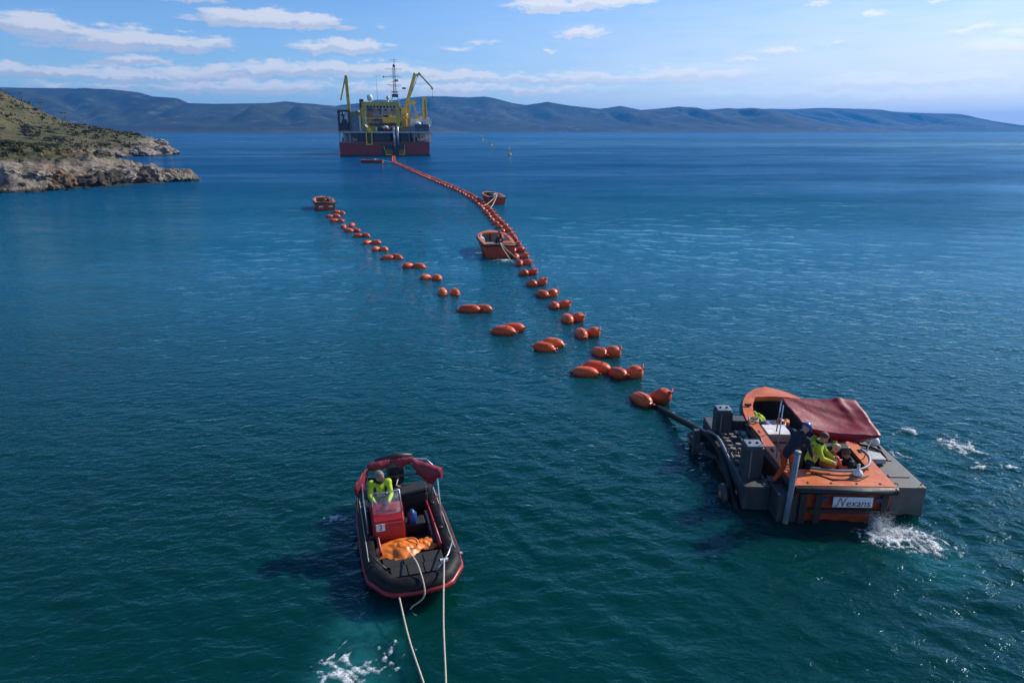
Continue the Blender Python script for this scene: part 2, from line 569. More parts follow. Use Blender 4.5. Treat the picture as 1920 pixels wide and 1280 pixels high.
# ------------------------------------------------------------------ far hills
def hill_material(name, scrub, rock, soil):
    m = bpy.data.materials.new(name)
    m.use_nodes = True
    k = NT(m.node_tree)
    bs = m.node_tree.nodes['Principled BSDF']
    geo = k.n('ShaderNodeNewGeometry').outputs['Position']
    n1 = k.noise(geo, 0.006, 8.0, 0.68)
    n2 = k.noise(k.mapping(geo, loc=(400, 90, 0)), 0.022, 6.0, 0.7)
    n0 = k.noise(k.mapping(geo, scale=(1, 0.6, 2.5), loc=(90, 40, 0)), 0.0028, 5.0, 0.6)
    c = k.mix(k.ramp(n1, 0.38, 0.62), scrub, tuple(s * 0.55 for s in scrub))
    c = k.mix(k.m('MULTIPLY', k.ramp(n2, 0.50, 0.64), k.ramp(n0, 0.46, 0.6, 0.15, 0.9)), c, rock)
    sp = k.n('ShaderNodeSeparateXYZ'); k.L.new(geo, sp.inputs[0])
    shore = k.ramp(k.m('ADD', sp.outputs[2], k.m('MULTIPLY', n2, 14.0)), 22.0, 6.0)
    c = k.mix(k.m('MULTIPLY', shore, 0.75), c, soil)
    k.L.new(c, bs.inputs['Base Color'])
    bs.inputs['Roughness'].default_value = 0.95
    bs.inputs['Specular IOR Level'].default_value = 0.1
    return m


def make_hills(name, crest, y_fun, foot, seed, m, drop=0.0, foot_noise=60.0):
    """a ridge seen across the bay: crest = [(x, z)], a shelving slope from the shore up to the crest and down behind it"""
    cx = [c[0] for c in crest]; cz = [c[1] for c in crest]
    nx, ny = 420, 46
    xs = np.linspace(cx[0], cx[-1], nx)
    V = []
    for j in range(ny):
        t = j / (ny - 1)
        for x in xs:
            zc = float(np.interp(x, cx, cz))
            yc = y_fun(x)
            if t < 0.72:
                u = t / 0.72
                y = yc - foot * (1 - u)
                s = u ** 0.85
                sp = noise.fractal(Vector((x * 0.0022 + seed, y * 0.0013, seed)), 1.0, 2.0, 6)
                gully = abs(noise.noise(Vector((x * 0.0055 + 0.9 * sp + 0.0012 * y, seed * 3.1, y * 0.0012))))
                z = zc * s * (1.0 - (0.50 - 1.25 * gully) * (4 * u * (1 - u)) * 0.6) + zc * 0.17 * sp * math.sin(math.pi * u)
                z = max(-2.0 if u < 0.03 else 0.5, z - (2 if j == 0 else 0))
            else:
                u = (t - 0.72) / 0.28
                y = yc + foot * 0.6 * u
                z = zc * (1 - 0.5 * u) - 3 * u
            y += foot_noise * noise.noise(Vector((x * 0.003, seed, 0.2))) * (1 - t)
            V.append((x, y, z))
    F = [(j * nx + i, j * nx + i + 1, (j + 1) * nx + i + 1, (j + 1) * nx + i) for j in range(ny - 1) for i in range(nx - 1)]
    o = mesh_obj(name, V, F, m, smooth=True)
    tag(o, kind='structure')
    return o


hm1 = hill_material("hill_scrub", (0.036, 0.042, 0.022), (0.125, 0.115, 0.09), (0.09, 0.082, 0.064))
make_hills("hill", [(-4200, 150), (-3000, 175), (-2200, 190), (-2000, 186), (-1850, 187), (-1750, 184), (-1630, 172), (-1570, 154), (-1465, 148), (-1430, 126),
                    (-1300, 122), (-1200, 123), (-1120, 124), (-1060, 126), (-985, 132), (-900, 124), (-800, 116), (-690, 106), (-560, 78), (-380, 40), (-250, 12), (-150, -6)],
           lambda x: 3150, 760, 1.3, hm1)
make_hills("hill", [(-1500, 20), (-1200, 90), (-960, 150), (-700, 172), (-560, 190), (-430, 196), (-370, 196), (-240, 190), (-150, 196), (-90, 184), (0, 162), (80, 150), (200, 168),
                    (330, 148), (500, 130), (620, 146), (740, 122), (950, 142), (1120, 126), (1240, 136), (1500, 122), (1800, 60), (2000, -8)],
           lambda x: 4100 + 0.05 * x, 900, 4.7, hm1)
make_hills("hill", [(300, 30), (600, 120), (900, 150), (1250, 156), (1500, 158), (1700, 152), (1900, 166), (2030, 162), (2300, 172), (2560, 160), (2900, 140), (3250, 128),
                    (3380, 86), (3600, 62), (3750, 26), (3950, 6), (4200, -8)],
           lambda x: 5300, 900, 8.2, hm1)

# ------------------------------------------------------------------ headland on the left
COAST = [(-520, 96), (-130, 97), (-95, 101), (-84, 103.5), (-77, 105.5), (-74, 107), (-71.5, 110), (-72.5, 112.5), (-70, 115.5), (-68, 118), (-66.3, 122), (-63.5, 126), (-61, 130.5), (-58.9, 133.2),
         (-60.5, 136), (-64, 137), (-69, 137.5), (-76, 140), (-86, 146), (-97, 158), (-112, 176), (-124, 195), (-131, 212), (-136, 224), (-139, 238), (-140, 248),
         (-138.5, 258), (-134.5, 268), (-132.5, 278), (-137, 286), (-148, 292), (-156, 304), (-160, 322), (-165, 340), (-168.5, 352), (-175, 362), (-192, 380), (-240, 420), (-330, 470), (-520, 520)]


def coast_sdf(X, Y):
    """distance inland from the coast line (negative at sea)"""
    P = np.array(COAST, float)
    d = np.full(X.shape, 1e9)
    inside = np.zeros(X.shape, bool)
    for (x0, y0), (x1, y1) in zip(P, np.roll(P, -1, 0)):
        ex, ey = x1 - x0, y1 - y0
        t = np.clip(((X - x0) * ex + (Y - y0) * ey) / (ex * ex + ey * ey), 0, 1)
        d = np.minimum(d, np.hypot(X - x0 - t * ex, Y - y0 - t * ey))
        c = ((y0 > Y) != (y1 > Y)) & (X < (x1 - x0) * (Y - y0) / (y1 - y0 + 1e-12) + x0)
        inside ^= c
    return np.where(inside, d, -d)


def vnoise(f, X, Y, s, seed=0.0):
    out = np.empty(X.size)
    for i, (x, y) in enumerate(zip(X.ravel(), Y.ravel())):
        out[i] = f(Vector((x * s, y * s, seed)))
    return out.reshape(X.shape)


def land_height(X, Y):
    wob = vnoise(lambda p: noise.fractal(p, 0.9, 2.0, 4), X, Y, 0.16, 3.3)
    d = coast_sdf(X, Y) + 1.5 * wob * smooth01((np.hypot(X + 70, Y - 120)) / 30.0 + 0.35)
    near = smooth01((165 - Y) / 30.0)
    # rocky rim: steep for the first metres, then the hillside
    rim_h = 2.4 + 1.6 * near + 2.8 * smooth01((Y - 296) / 30.0)
    # low saddle behind the outer rock, which itself dies away towards its tip
    neck = np.exp(-(((X + 71.5) / 3.2) ** 2 + ((Y - 116.0) / 3.0) ** 2))
    along = np.clip((Y - 119.0) / 14.0, 0, 1) * (X > -72) * (Y < 138)
    rim_h = rim_h * (1 - 0.62 * neck) * (1 - 0.45 * along)
    h = rim_h * (1 - np.exp(-np.maximum(d, 0) / 2.6)) + np.where(d < 0, d * 0.8, 0)
    slope = 0.20 * np.maximum(d - 7, 0) + 0.40 * np.clip(d - 42, 0, 55)
    h = h + slope
    rocky = np.exp(-(np.maximum(d, 0) / 11.0) ** 2)
    ridge = vnoise(lambda p: 1 - abs(noise.noise(p)) * 2, X * 1.0 + Y * 0.25, Y, 0.42, 7.1)
    facet = vnoise(lambda p: noise.voronoi(p)[0][1] - noise.voronoi(p)[0][0], X, Y, 0.33, 2.0)
    fine = vnoise(lambda p: noise.fractal(p, 0.8, 2.1, 5), X, Y, 0.09, 1.0)
    h = h + rocky * smooth01(d / 2.0 + 0.3) * (0.75 * ridge + 1.5 * (facet - 0.25)) + 0.75 * fine * (1 - 0.4 * rocky) * smooth01(d / 6.0)
    return h, d


def land_mat():
    m = bpy.data.materials.new("headland_ground")
    m.use_nodes = True
    k = NT(m.node_tree)
    bs = m.node_tree.nodes['Principled BSDF']
    geo = k.n('ShaderNodeNewGeometry').outputs['Position']
    inl = k.n('ShaderNodeAttribute', attribute_name='inland').outputs['Fac']
    sp = k.n('ShaderNodeSeparateXYZ'); k.L.new(geo, sp.inputs[0])
    nrm = k.n('ShaderNodeSeparateXYZ'); k.L.new(k.n('ShaderNodeNewGeometry').outputs['Normal'], nrm.inputs[0])
    n1 = k.noise(geo, 0.11, 8.0, 0.66)
    n2 = k.noise(geo, 0.6, 6.0, 0.65)
    n3 = k.noise(geo, 2.4, 5.0, 0.65)
    # dry grass, green grass, bare earth
    grass = k.mix(k.ramp(n1, 0.40, 0.60), (0.125, 0.100, 0.042), (0.062, 0.070, 0.022))
    grass = k.mix(k.ramp(n2, 0.42, 0.66), grass, (0.036, 0.042, 0.014))
    grass = k.mix(k.m('MULTIPLY', k.ramp(n3, 0.55, 0.7), 0.6), grass, (0.20, 0.145, 0.075))
    rock = k.mix(k.ramp(n2, 0.36, 0.62), (0.075, 0.055, 0.038), (0.25, 0.215, 0.17))
    rock = k.mix(k.ramp(n1, 0.56, 0.68), rock, (0.15, 0.10, 0.06))
    rock = k.mix(k.m('MULTIPLY', k.ramp(n3, 0.55, 0.75), 0.55), rock, (0.42, 0.36, 0.28))
    edge = k.m('ADD', inl, k.m('MULTIPLY', k.m('SUBTRACT', n2, 0.5), 14.0))
    c = k.mix(k.ramp(edge, 6.0, 11.5), rock, grass)
    wet = k.ramp(k.m('ADD', sp.outputs[2], k.m('MULTIPLY', k.m('SUBTRACT', n2, 0.5), 0.9)), 0.65, 0.25)
    c = k.mix(wet, c, (0.022, 0.018, 0.013))
    k.L.new(c, bs.inputs['Base Color'])
    k.put(bs.inputs['Roughness'], k.ramp(wet, 0, 1, 0.92, 0.45))
    bs.inputs['Specular IOR Level'].default_value = 0.25
    bn = k.n('ShaderNodeBump')
    bn.inputs['Strength'].default_value = 0.9
    bn.inputs['Distance'].default_value = 0.5
    k.L.new(k.m('ADD', n2, k.m('MULTIPLY', n3, 0.5)), bn.inputs['Height'])
    k.L.new(bn.outputs[0], bs.inputs['Normal'])
    return m


def make_land():
    xs = axis_pts(-520, -52, -104, -54, 0.5, 1.035)
    ys = axis_pts(92, 520, 100, 146, 0.5, 1.022)
    xs = xs[xs <= -52]
    X, Y = np.meshgrid(xs, ys)
    h, d = land_height(X, Y)
    keep = (d > -6)
    n, m = X.shape
    idx = -np.ones(n * m, int)
    kf = keep.ravel()
    idx[kf] = np.arange(kf.sum())
    V = np.stack([X.ravel(), Y.ravel(), np.maximum(h.ravel(), -1.5)], -1)[kf]
    F = []
    K = keep
    ok = K[:-1, :-1] & K[:-1, 1:] & K[1:, 1:] & K[1:, :-1]
    for i, j in zip(*np.nonzero(ok)):
        a = i * m + j
        F.append((idx[a], idx[a + 1], idx[a + m + 1], idx[a + m]))
    o = mesh_obj("headland", V.tolist(), F, land_mat(), smooth=True)
    at = o.data.attributes.new('inland', 'FLOAT', 'POINT')
    at.data.foreach_set('value', d.ravel()[kf].astype(np.float32))
    tag(o, kind='structure')
    return o


headland = make_land()


def ground_z(x, y):
    h, d = land_height(np.array([[x]]), np.array([[y]]))
    return float(h[0, 0]), float(d[0, 0])


def rock_mat(name, a, b, c):
    m = bpy.data.materials.new(name)
    m.use_nodes = True
    k = NT(m.node_tree)
    bs = m.node_tree.nodes['Principled BSDF']
    geo = k.n('ShaderNodeNewGeometry').outputs['Position']
    n1 = k.noise(k.mapping(geo, scale=(1.6, 0.5, 0.8), rot=(0.2, 0.5, 0.6)), 0.9, 6.0, 0.7, 0.6)
    n2 = k.noise(geo, 2.6, 6.0, 0.7)
    col = k.mix(k.ramp(n1, 0.36, 0.6), a, b)
    col = k.mix(k.m('MULTIPLY', k.ramp(n2, 0.54, 0.7), 0.7), col, c)
    sp = k.n('ShaderNodeSeparateXYZ'); k.L.new(geo, sp.inputs[0])
    wet = k.ramp(k.m('ADD', sp.outputs[2], k.m('MULTIPLY', k.m('SUBTRACT', n2, 0.5), 0.8)), 0.6, 0.15)
    col = k.mix(wet, col, (0.020, 0.017, 0.013))
    k.L.new(col, bs.inputs['Base Color'])
    bs.inputs['Roughness'].default_value = 0.85
    bs.inputs['Specular IOR Level'].default_value = 0.25
    bn = k.n('ShaderNodeBump'); bn.inputs['Strength'].default_value = 1.0; bn.inputs['Distance'].default_value = 0.3
    k.L.new(k.m('ADD', n1, n2), bn.inputs['Height']); k.L.new(bn.outputs[0], bs.inputs['Normal'])
    return m


ROCK = [rock_mat("pale_rock", (0.090, 0.075, 0.058), (0.30, 0.262, 0.21), (0.44, 0.39, 0.32)),
        rock_mat("brown_rock", (0.085, 0.055, 0.035), (0.24, 0.155, 0.085), (0.34, 0.27, 0.19)),
        rock_mat("dark_rock", (0.026, 0.020, 0.015), (0.09, 0.072, 0.055), (0.20, 0.17, 0.14))]


def rock_mesh(seed, m):
    bm = bmesh.new()
    bmesh.ops.create_icosphere(bm, subdivisions=3, radius=1.0)
    so = Vector((seed * 3.7, seed * 1.3, seed * 2.9))
    for v in bm.verts:
        p = v.co.copy()
        f = noise.voronoi(p * 1.15 + so)[0]
        r = 0.78 + 0.42 * (f[1] - f[0]) + 0.22 * noise.fractal(p * 1.8 + so, 0.8, 2.0, 4)
        # strata: slabs dipping to one side
        q = p.x * 0.5 + p.z * 0.9 + 0.2 * p.y
        r += 0.07 * math.sin(q * 13 + seed * 5)
        v.co = p * r
    me = bpy.data.meshes.new("rock")
    bm.to_mesh(me); bm.free()
    me.materials.append(m)
    return me


rocks = [rock_mesh(i, ROCK[i % 3]) for i in range(12)]


def put_rock(x, y, z, sx, sy, sz, kind):
    c = [r for i, r in enumerate(rocks) if i % 3 == kind]
    o = bpy.data.objects.new("rock", rng.choice(c))
    o.location = (x, y, z)
    o.scale = (sx, sy, sz)
    o.rotation_euler = (rng.uniform(-.3, .3), rng.uniform(-.3, .3), rng.uniform(0, 6.28))
    COL.objects.link(o)
    o.parent = headland


# the long grey rock that runs out to the point, then the outcrops along both shores
for x, y, s, kd in [(-60.2, 132.4, 1.0, 0), (-61.2, 131.6, 1.3, 0), (-62.4, 130.2, 1.7, 0), (-63.8, 128.6, 2.0, 0), (-63.2, 131.8, 1.6, 0), (-65.0, 126.8, 2.3, 0),
                    (-66.2, 124.6, 2.3, 2), (-66.2, 128.6, 2.4, 0), (-67.6, 122.6, 2.4, 0), (-68.8, 120.4, 2.2, 2), (-69.6, 118.6, 2.0, 2), (-68.4, 125.5, 2.6, 0), (-71.0, 116.4, 2.1, 2),
                    (-70.5, 121.0, 2.4, 0), (-72.6, 114.6, 1.9, 1), (-73.6, 112.4, 1.6, 2), (-72.8, 110.4, 1.3, 1), (-75.0, 110.6, 1.9, 0), (-77.0, 108.8, 1.8, 0),
                    (-76.2, 111.8, 1.7, 1), (-78.6, 109.6, 2.0, 0), (-80.2, 107.8, 1.8, 1), (-82.0, 108.4, 2.1, 0), (-79.4, 112.6, 1.8, 0), (-75.4, 107.6, 0.9, 2), (-72.2, 107.4, 0.55, 1), (-77.4, 105.4, 0.8, 1),
                    (-73.6, 106.2, 0.6, 1), (-69.3, 113.4, 0.55, 2), (-70.2, 110.2, 0.5, 2), (-74.6, 114.8, 1.9, 1), (-83.8, 105.8, 1.5, 1), (-86.0, 107.0, 1.9, 0), (-77.6, 114.6, 1.5, 0), (-72.6, 118.0, 1.6, 1)]:
    z, d = ground_z(x, y)
    put_rock(x, y, max(z, 0) * 0.72 - 0.1, s * rng.uniform(0.9, 1.3), s * rng.uniform(0.8, 1.1), s * rng.uniform(0.55, 0.85), kd)
for i in range(46):
    # along the cove and the second point
    a = rng.uniform(0, 1)
    pts = COAST[20:36]
    f = a * (len(pts) - 1); j = min(int(f), len(pts) - 2); t = f - j
    x = pts[j][0] * (1 - t) + pts[j + 1][0] * t - rng.uniform(0, 5); y = pts[j][1] * (1 - t) + pts[j + 1][1] * t + rng.uniform(-2, 2)
    z, d = ground_z(x, y)
    s = rng.uniform(1.2, 3.4)
    put_rock(x, y, max(z, 0) * 0.8, s * 1.2, s, s * 0.7, 0 if 250 < y < 290 else rng.choice([1, 1, 2, 0]))
for i in range(26):
    x = rng.uniform(-170, -78); y = rng.uniform(110, 290)
    z, d = ground_z(x, y)
    if 6 < d < 40:
        s = rng.uniform(0.5, 1.4)
        put_rock(x, y, z, s * 1.2, s, s * 0.6, rng.choice([0, 1]))


# ---- scrub
def leaf_mat(name, a, b):
    m = bpy.data.materials.new(name)
    m.use_nodes = True
    k = NT(m.node_tree)
    bs = m.node_tree.nodes['Principled BSDF']
    geo = k.n('ShaderNodeNewGeometry').outputs['Position']
    k.L.new(k.mix(k.ramp(k.noise(geo, 1.1, 4.0, 0.7), 0.35, 0.65), a, b), bs.inputs['Base Color'])
    bs.inputs['Roughness'].default_value = 0.8
    bs.inputs['Specular IOR Level'].default_value = 0.2
    return m


LEAF = [leaf_mat("scrub_dark", (0.024, 0.034, 0.014), (0.050, 0.058, 0.024)), leaf_mat("scrub_green", (0.030, 0.042, 0.012), (0.062, 0.072, 0.022)),
        leaf_mat("scrub_dry", (0.060, 0.052, 0.024), (0.12, 0.095, 0.045))]
BARK = mat("scrub_stem", (0.09, 0.065, 0.045), 0.9)


def shrub_mesh(seed, m, n=420, spread=1.0):
    r = random.Random(seed)
    V, F = [], []
    lobes = [(r.uniform(-.55, .55), r.uniform(-.55, .55), r.uniform(.18, .5), r.uniform(.32, .55)) for _ in range(6)]
    for i in range(n):
        lx, ly, lz, lr = r.choice(lobes)
        d = Vector((r.gauss(0, 1), r.gauss(0, 1), abs(r.gauss(0, 1)))).normalized()
        p = Vector((lx, ly, lz)) + d * lr * r.uniform(0.72, 1.08)
        p.z *= 0.85
        s = r.uniform(0.05, 0.12)
        u = Vector((r.uniform(-1, 1), r.uniform(-1, 1), r.uniform(-.6, .6))).normalized()
        w = (d + Vector((r.uniform(-.6, .6), r.uniform(-.6, .6), r.uniform(-.3, .6)))).cross(u).normalized()
        b = len(V)
        V += [p - u * s, p + w * s * 0.7, p + u * s, p - w * s * 0.7]
        F.append((b, b + 1, b + 2, b + 3))
    me = bpy.data.meshes.new("foliage")
    me.from_pydata([tuple(v) for v in V], [], F)
    me.materials.append(m)
    return me


def stem_mesh():
    b = MB()
    for a in range(5):
        t = a * 1.26
        b.tube([(0, 0, -0.15), (0.12 * math.cos(t), 0.12 * math.sin(t), 0.15), (0.36 * math.cos(t), 0.36 * math.sin(t), 0.5)], [0.05, 0.035, 0.012], 5)
    o = b.build("stem", BARK)
    me = o.data
    bpy.data.objects.remove(o)
    return me


SHRUB = [[shrub_mesh(10 * k + i, LEAF[k]) for i in range(3)] for k in range(3)]
STEM = stem_mesh()


def put_shrub(x, y, s, kind, label, group, hz=1.0):
    z, d = ground_z(x, y)
    e = empty("shrub", (x, y, z), rng.uniform(0, 6.28))
    e.scale = (s, s, s * hz)
    f = bpy.data.objects.new("foliage", rng.choice(SHRUB[kind])); COL.objects.link(f); f.parent = e
    t = bpy.data.objects.new("stem", STEM); COL.objects.link(t); t.parent = e
    tag(e, label, "shrub", group)


for x, y, s in [(-172, 252, 3.2), (-166, 246, 2.6), (-178, 262, 3.0), (-158, 250, 2.4), (-150, 262, 2.4), (-146, 268, 2.0), (-160, 286, 2.6), (-150, 282, 2.2)]:
    put_shrub(x, y, s, 0, "large dark rounded shrub on the brow above the far rocky point", "large dark shrubs above the far point", 0.75)
cnt = 0
while cnt < 120:
    y = rng.uniform(108, 350)
    x = -rng.uniform(70, 0.72 * y + 30)
    z, d = ground_z(x, y)
    if d < 9 or d > 170 or x < -0.85 * y:
        continue
    kind = rng.choice([0, 0, 1, 1, 2])
    s = rng.uniform(0.7, 1.7) * (0.8 + y / 300)
    lab = ["low dark green shrub scattered over the grassy hillside", "low mid green shrub scattered over the grassy hillside", "low dry brownish shrub scattered over the grassy hillside"][kind]
    put_shrub(x, y, s, kind, lab, ["dark green hillside shrubs", "mid green hillside shrubs", "dry hillside shrubs"][kind], rng.uniform(0.45, 0.75))
    cnt += 1
for i in range(16):
    x, y = -84 - 2.9 * i + rng.uniform(-2, 2), 119 + 4.2 * i + rng.uniform(-3, 3)
    put_shrub(x, y, rng.uniform(1.6, 2.4), 0 if i % 3 else 1, "spreading bush in the dark green belt above the shore rocks", "bushes in the belt above the shore rocks", 0.5)


def make_scrub():
    """tufts of grass and low scrub over the slope, too many to count"""
    r = random.Random(5)
    V, F = [], []
    pts = []
    while len(pts) < 9000:
        y = r.uniform(104, 360)
        x = -r.uniform(66, 0.80 * y + 12)
        pts.append((x, y))
    P = np.array(pts)
    H, D = land_height(P[:, 0][None, :], P[:, 1][None, :])
    for (x, y), z, d in zip(pts, H[0], D[0]):
        if d < 7 or (d < 12 and r.random() < 0.6) or noise.noise(Vector((x * 0.06, y * 0.06, 4.4))) < -0.12:
            continue
        s = r.uniform(0.12, 0.42) * (0.6 + y / 260)
        for q in range(5):
            a = r.uniform(0, 6.28)
            u = Vector((math.cos(a), math.sin(a), 0)) * s
            b = len(V)
            o = Vector((x + r.uniform(-s, s), y + r.uniform(-s, s), z - 0.1))
            up = Vector((r.uniform(-.3, .3) * s, r.uniform(-.3, .3) * s, s * r.uniform(0.8, 1.5)))
            V += [o - u * 0.6, o + u * 0.6, o + up + u * 0.25, o + up - u * 0.25]
            F.append((b, b + 1, b + 2, b + 3))
    o = mesh_obj("grass", [tuple(v) for v in V], F, leaf_mat("hill_grass", (0.040, 0.048, 0.015), (0.15, 0.115, 0.048)))
    tag(o, "dry and green tufted grass covering the hillside on the left", "grass", kind='stuff')


make_scrub()

# ---- power line and house on the crest
WOOD = mat("pole_wood", (0.10, 0.085, 0.07), 0.9)
PLASTER = mat("house_plaster", (0.42, 0.36, 0.28), 0.85, dirt=(0.25, 0.2, 0.15))
TILE = mat("roof_tile", (0.30, 0.16, 0.10), 0.8)
GLASS_D = mat("window_glass", (0.03, 0.035, 0.04), 0.15)


def power_pole(x, y, h, double, label):
    z, d = ground_z(x, y)
    e = empty("power_pole", (x, y, z))
    if double:
        for dx in (-0.9, 0.9):
            MB().tube([(dx, 0, -1), (dx * 0.9, 0, h)], [0.17, 0.12], 7).build("post", WOOD, e)
        MB().bar((-1.7, 0, h - 0.4), (1.7, 0, h - 0.4), 0.2).build("crossarm", WOOD, e)
        MB().bar((-0.9, 0, h * 0.45), (0.9, 0, h * 0.75), 0.12).build("brace", WOOD, e)
    else:
        MB().tube([(0, 0, -1), (0, 0, h)], [0.19, 0.12], 7).build("post", WOOD, e)
        MB().bar((-1.2, 0, h - 0.35), (1.2, 0, h - 0.35), 0.18).build("crossarm", WOOD, e)
        MB().bar((-0.8, 0, h - 1.1), (0.8, 0, h - 1.1), 0.14).build("lower_crossarm", WOOD, e)
    xs_ = (-1.1, 0, 1.1)
    for q in xs_:
        MB().lathe([(0.07, 0), (0.1, 0.1), (0.05, 0.3)], (q, 0, h - 0.28), 6).build("insulator", GLASS_D, e)
    tag(e, label, "power pole", "power poles on the hill")
    return (x, y, z + h)


tops = [power_pole(-214, 316, 7.2, False, "slender single power pole nearest the house on the crest"),
        power_pole(-207, 317, 7.0, False, "single power pole with two crossarms, second from the house"),
        power_pole(-196.5, 315, 6.6, True, "twin leg power pole, right end of the line on the crest")]


def make_house():
    x, y = -250.0, 352.0
    z, d = ground_z(x, y)
    e = empty("house", (x, y, z), R(-20))
    MB().box((0, 0, 1.2), (8.5, 6.0, 3.6)).build("wall", PLASTER, e)
    MB().box((0, -0.3, 3.15), (9.6, 7.2, 0.3)).build("roof", TILE, e)
    MB().box((3.4, 0.5, 3.9), (0.7, 0.7, 1.2)).build("chimney", PLASTER, e)
    for dx in (-2.6, 0.2, 2.8):
        w = MB().box((dx, -3.02, 1.6), (1.2, 0.1, 1.2)).build("window", GLASS_D, e)
        MB().box((dx, -3.08, 0.95), (1.5, 0.2, 0.1)).build("sill", PLASTER, w)
    tag(e, "small flat roofed house at the top of the hill, left edge", "house")


make_house()

# ------------------------------------------------------------------ cable ship
RED = mat("hull_red", (0.22, 0.007, 0.012), 0.45, var=0.2, scale=0.6, dirt=(0.05, 0.008, 0.008), dirt_amt=0.5, stretch=(1, 1, 0.25))
BOOT = mat("hull_black", (0.018, 0.016, 0.018), 0.5, scale=0.8)
SLATE = mat("stern_slate", (0.045, 0.052, 0.065), 0.55, scale=0.7, dirt=(0.02, 0.02, 0.025))
PALEBLUE = mat("deck_pale_blue", (0.30, 0.36, 0.42), 0.5, scale=0.7, dirt=(0.18, 0.16, 0.14))
SHIPWHITE = mat("ship_white", (0.62, 0.62, 0.62), 0.45, scale=0.5, dirt=(0.34, 0.26, 0.2), dirt_amt=0.3, stretch=(1, 1, 0.3))
YEL = mat("crane_yellow", (0.70, 0.47, 0.025), 0.45, scale=0.8, dirt=(0.2, 0.13, 0.04))
OLIVE = mat("frame_olive_yellow", (0.46, 0.36, 0.045), 0.5, scale=0.8, dirt=(0.12, 0.1, 0.05))
DARK = mat("ship_dark_steel", (0.022, 0.023, 0.028), 0.5, scale=1.0)
GREYST = mat("ship_grey_steel", (0.20, 0.21, 0.22), 0.45, metal=0.3, scale=1.0)
CHROME = mat("chute_steel", (0.55, 0.56, 0.57), 0.3, metal=0.7, scale=0.8)
BLUEBOX = mat("container_blue", (0.015, 0.07, 0.11), 0.5, scale=0.8)
GREYBOX = mat("container_grey_blue", (0.16, 0.22, 0.29), 0.5, scale=0.8, dirt=(0.10, 0.08, 0.07))
BROWNBOX = mat("container_brown", (0.25, 0.12, 0.06), 0.6, scale=0.8)
GREENBOX = mat("winch_green", (0.10, 0.20, 0.08), 0.5)
SHIPGLASS = mat("bridge_glass", (0.02, 0.025, 0.03), 0.1)
ORG = mat("ship_orange", (0.55, 0.12, 0.02), 0.5)


